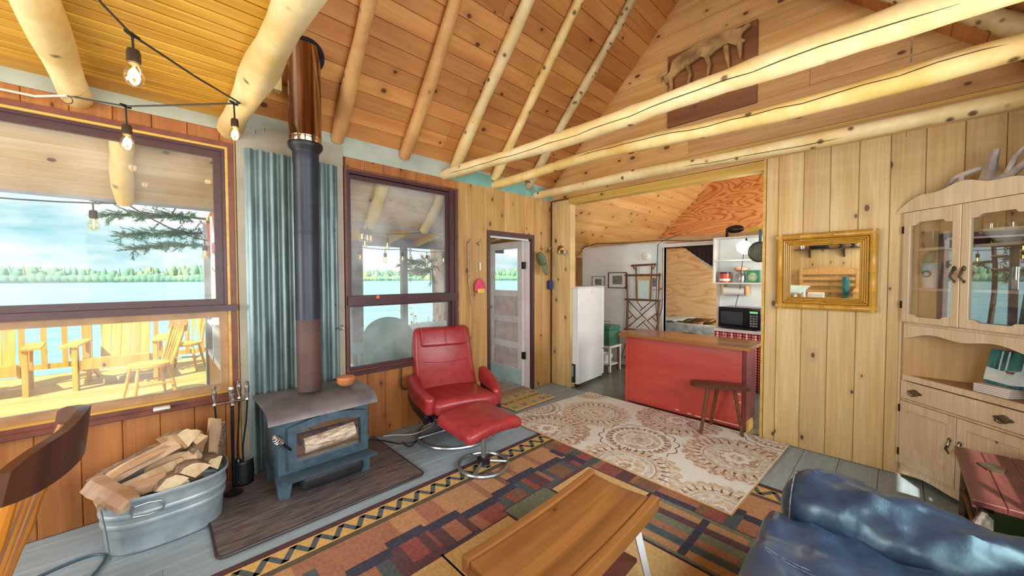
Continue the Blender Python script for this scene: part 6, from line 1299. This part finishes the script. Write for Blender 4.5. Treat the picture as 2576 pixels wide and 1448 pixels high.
# ---- lake, shore, trees
def ground(name,x0,x1,y0,y1,z,m,kind='structure',h=3.0): return M().box(x0,x1,y0,y1,z-h,z).obj(name,m,kind=kind,smooth=0)
pm('shore_soil',(120,128,96),(150,150,120),2,.9)
ground('ground',-14,16,-6,8.6,-1.0,'shore_soil'); 
M().quadbox([(-900,-400,-3.2),(1500,-400,-3.2),(1500,900,-3.2),(-900,900,-3.2),(-900,-400,-2.6),(1500,-400,-2.6),(1500,900,-2.6),(-900,900,-2.6)]).obj('lake','water',kind='structure',smooth=0)
g=random.Random(12); tl=M()
for k in range(2600):
    a=math.radians(-62+150*g.random()); R=505+g.uniform(-6,45); h=g.uniform(8,15.5)*(1+.18*math.sin(a*9)+.08*math.sin(a*31)); w=g.uniform(1.5,3.8); x,y=R*math.sin(a),R*math.cos(a)
    if g.random()<.4: tl.lathe([(w*.8,h*.08),(w*.55,h*.5),(0,h*1.12)],(x,y,-2.6),5)
    else: tl.sph((x,y,-2.6+h*.55),(w,w,h*.5),6,4)
for k in range(300):
    a=math.radians(-62+150*k/299); tl.sph((499*math.sin(a),499*math.cos(a),-2.6+2.5),(5,5,g.uniform(3,6)),6,4)
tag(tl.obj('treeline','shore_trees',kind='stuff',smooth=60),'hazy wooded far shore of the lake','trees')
def pine(name,label,base,h,r0,lean,branches,seed,trunk='trunk'):
    t=thing(name,label,'tree',base); g=random.Random(seed); top=Vector((lean[0],lean[1],h))
    M().tube([top*(k/8)+Vector((.05*math.sin(k),.04*math.cos(k*1.3),0)) for k in range(9)],[r0*(1.25 if k==0 else 1)*(1-.07*k) for k in range(9)],12,jit=.15,seed=seed).obj('trunk',trunk,t)
    fo=M(); br=M()
    for (z,ax,ay,dz,ln,dens) in branches:
        p0=top*(z/h); d=Vector((ax,ay,dz)); d.normalize(); pts=[p0+d*ln*k/6+Vector((0,0,-.12*ln*(k/6)**2)) for k in range(7)]
        br.tube(pts,[.035*(1-.12*k) for k in range(7)],6)
        for q in range(int(ln*dens)):
            u=g.uniform(.25,1); i=min(5,int(u*6)); c=pts[i].lerp(pts[i+1],u*6-i); sd=Vector((g.uniform(-1,1),g.uniform(-1,1),g.uniform(-.35,.25))).normalized(); tl_=g.uniform(.12,.42)*(1.15-u*.4)
            e=c+sd*tl_+d*tl_*.5; br.tube([c,e],[.006,.003],3,cap=False)
            for w in range(26):
                s=c.lerp(e,g.uniform(.25,1)); nd=(sd+d*.6+Vector((g.uniform(-1,1),g.uniform(-1,1),g.uniform(-.6,.8)))*.9).normalized()*g.uniform(.07,.15); pr_=nd.cross(Vector((g.random(),g.random(),1))).normalized()*.008
                a=fo.av(s-pr_); b=fo.av(s+pr_); cc_=fo.av(s+nd); fo.af((a,b,cc_))
    br.obj('branches','trunk',t); fo.obj('foliage','needles',t,smooth=0,kind='stuff')
pine('pine_tree','pine tree reaching in over the deck beside the porch corner',(1.45,12.2,-2.0),9.0,.20,(-.2,.2),[(4.25,-1,-.05,.02,1.7,60),(4.55,-1,.3,.05,2.0,60),(4.9,-1,-.2,.06,2.1,60),(5.35,-1,.1,.04,2.1,60),(5.7,-.9,-.3,.02,1.9,50),(4.6,.8,.4,.2,1.8,14),(5.6,.6,-.6,.2,1.6,14)],5)
pine('pine_tree','thick pine trunk standing close beyond the porch behind the round table',(4.22,6.6,-1.0),7.0,.17,(.1,.15),[(2.75,-1,.1,.05,.6,60),(2.6,-1,-.1,-.05,.5,60),(3.3,-.6,.8,.0,.8,40),(3.2,.7,.3,.1,1.0,40)],6)
pine('young_pine','thin young pine outside the second window, left of the grey post',(2.55,7.6,-1.0),4.2,.05,(.05,.1),[(2.55,-1,.1,-.02,.9,60),(2.8,-1,-.3,.0,1.0,60),(3.0,-.9,.3,.05,.9,60),(2.7,.6,.5,0,.5,40)],9)
bs=thing('shore_bush','leafy bush at the porch edge behind the round table','bush',(3.3,5.75,-1.0)); fo=M(); g=random.Random(3); st_=M()
for k in range(16):
    a=g.uniform(0,6.28); e=Vector((.55*math.cos(a)*g.random(),.3*math.sin(a),g.uniform(1.3,2.0))); st_.tube([(0,0,0),e*.5+Vector((.03,0,0)),e],[.012,.008,.004],5)
    for q in range(16):
        c=e*g.uniform(.55,1)+Vector((g.uniform(-.08,.08),g.uniform(-.08,.08),g.uniform(-.06,.08))); n1=Vector((g.uniform(-1,1),g.uniform(-1,1),g.uniform(-.3,1))).normalized()*.05; n2=n1.cross(Vector((g.random(),1,g.random()))).normalized()*.018
        fo.flat([c,c+n1*.5+n2,c+n1,c+n1*.5-n2])
st_.obj('stems','trunk',bs); fo.obj('foliage','leaf_light',bs,smooth=0,kind='stuff')
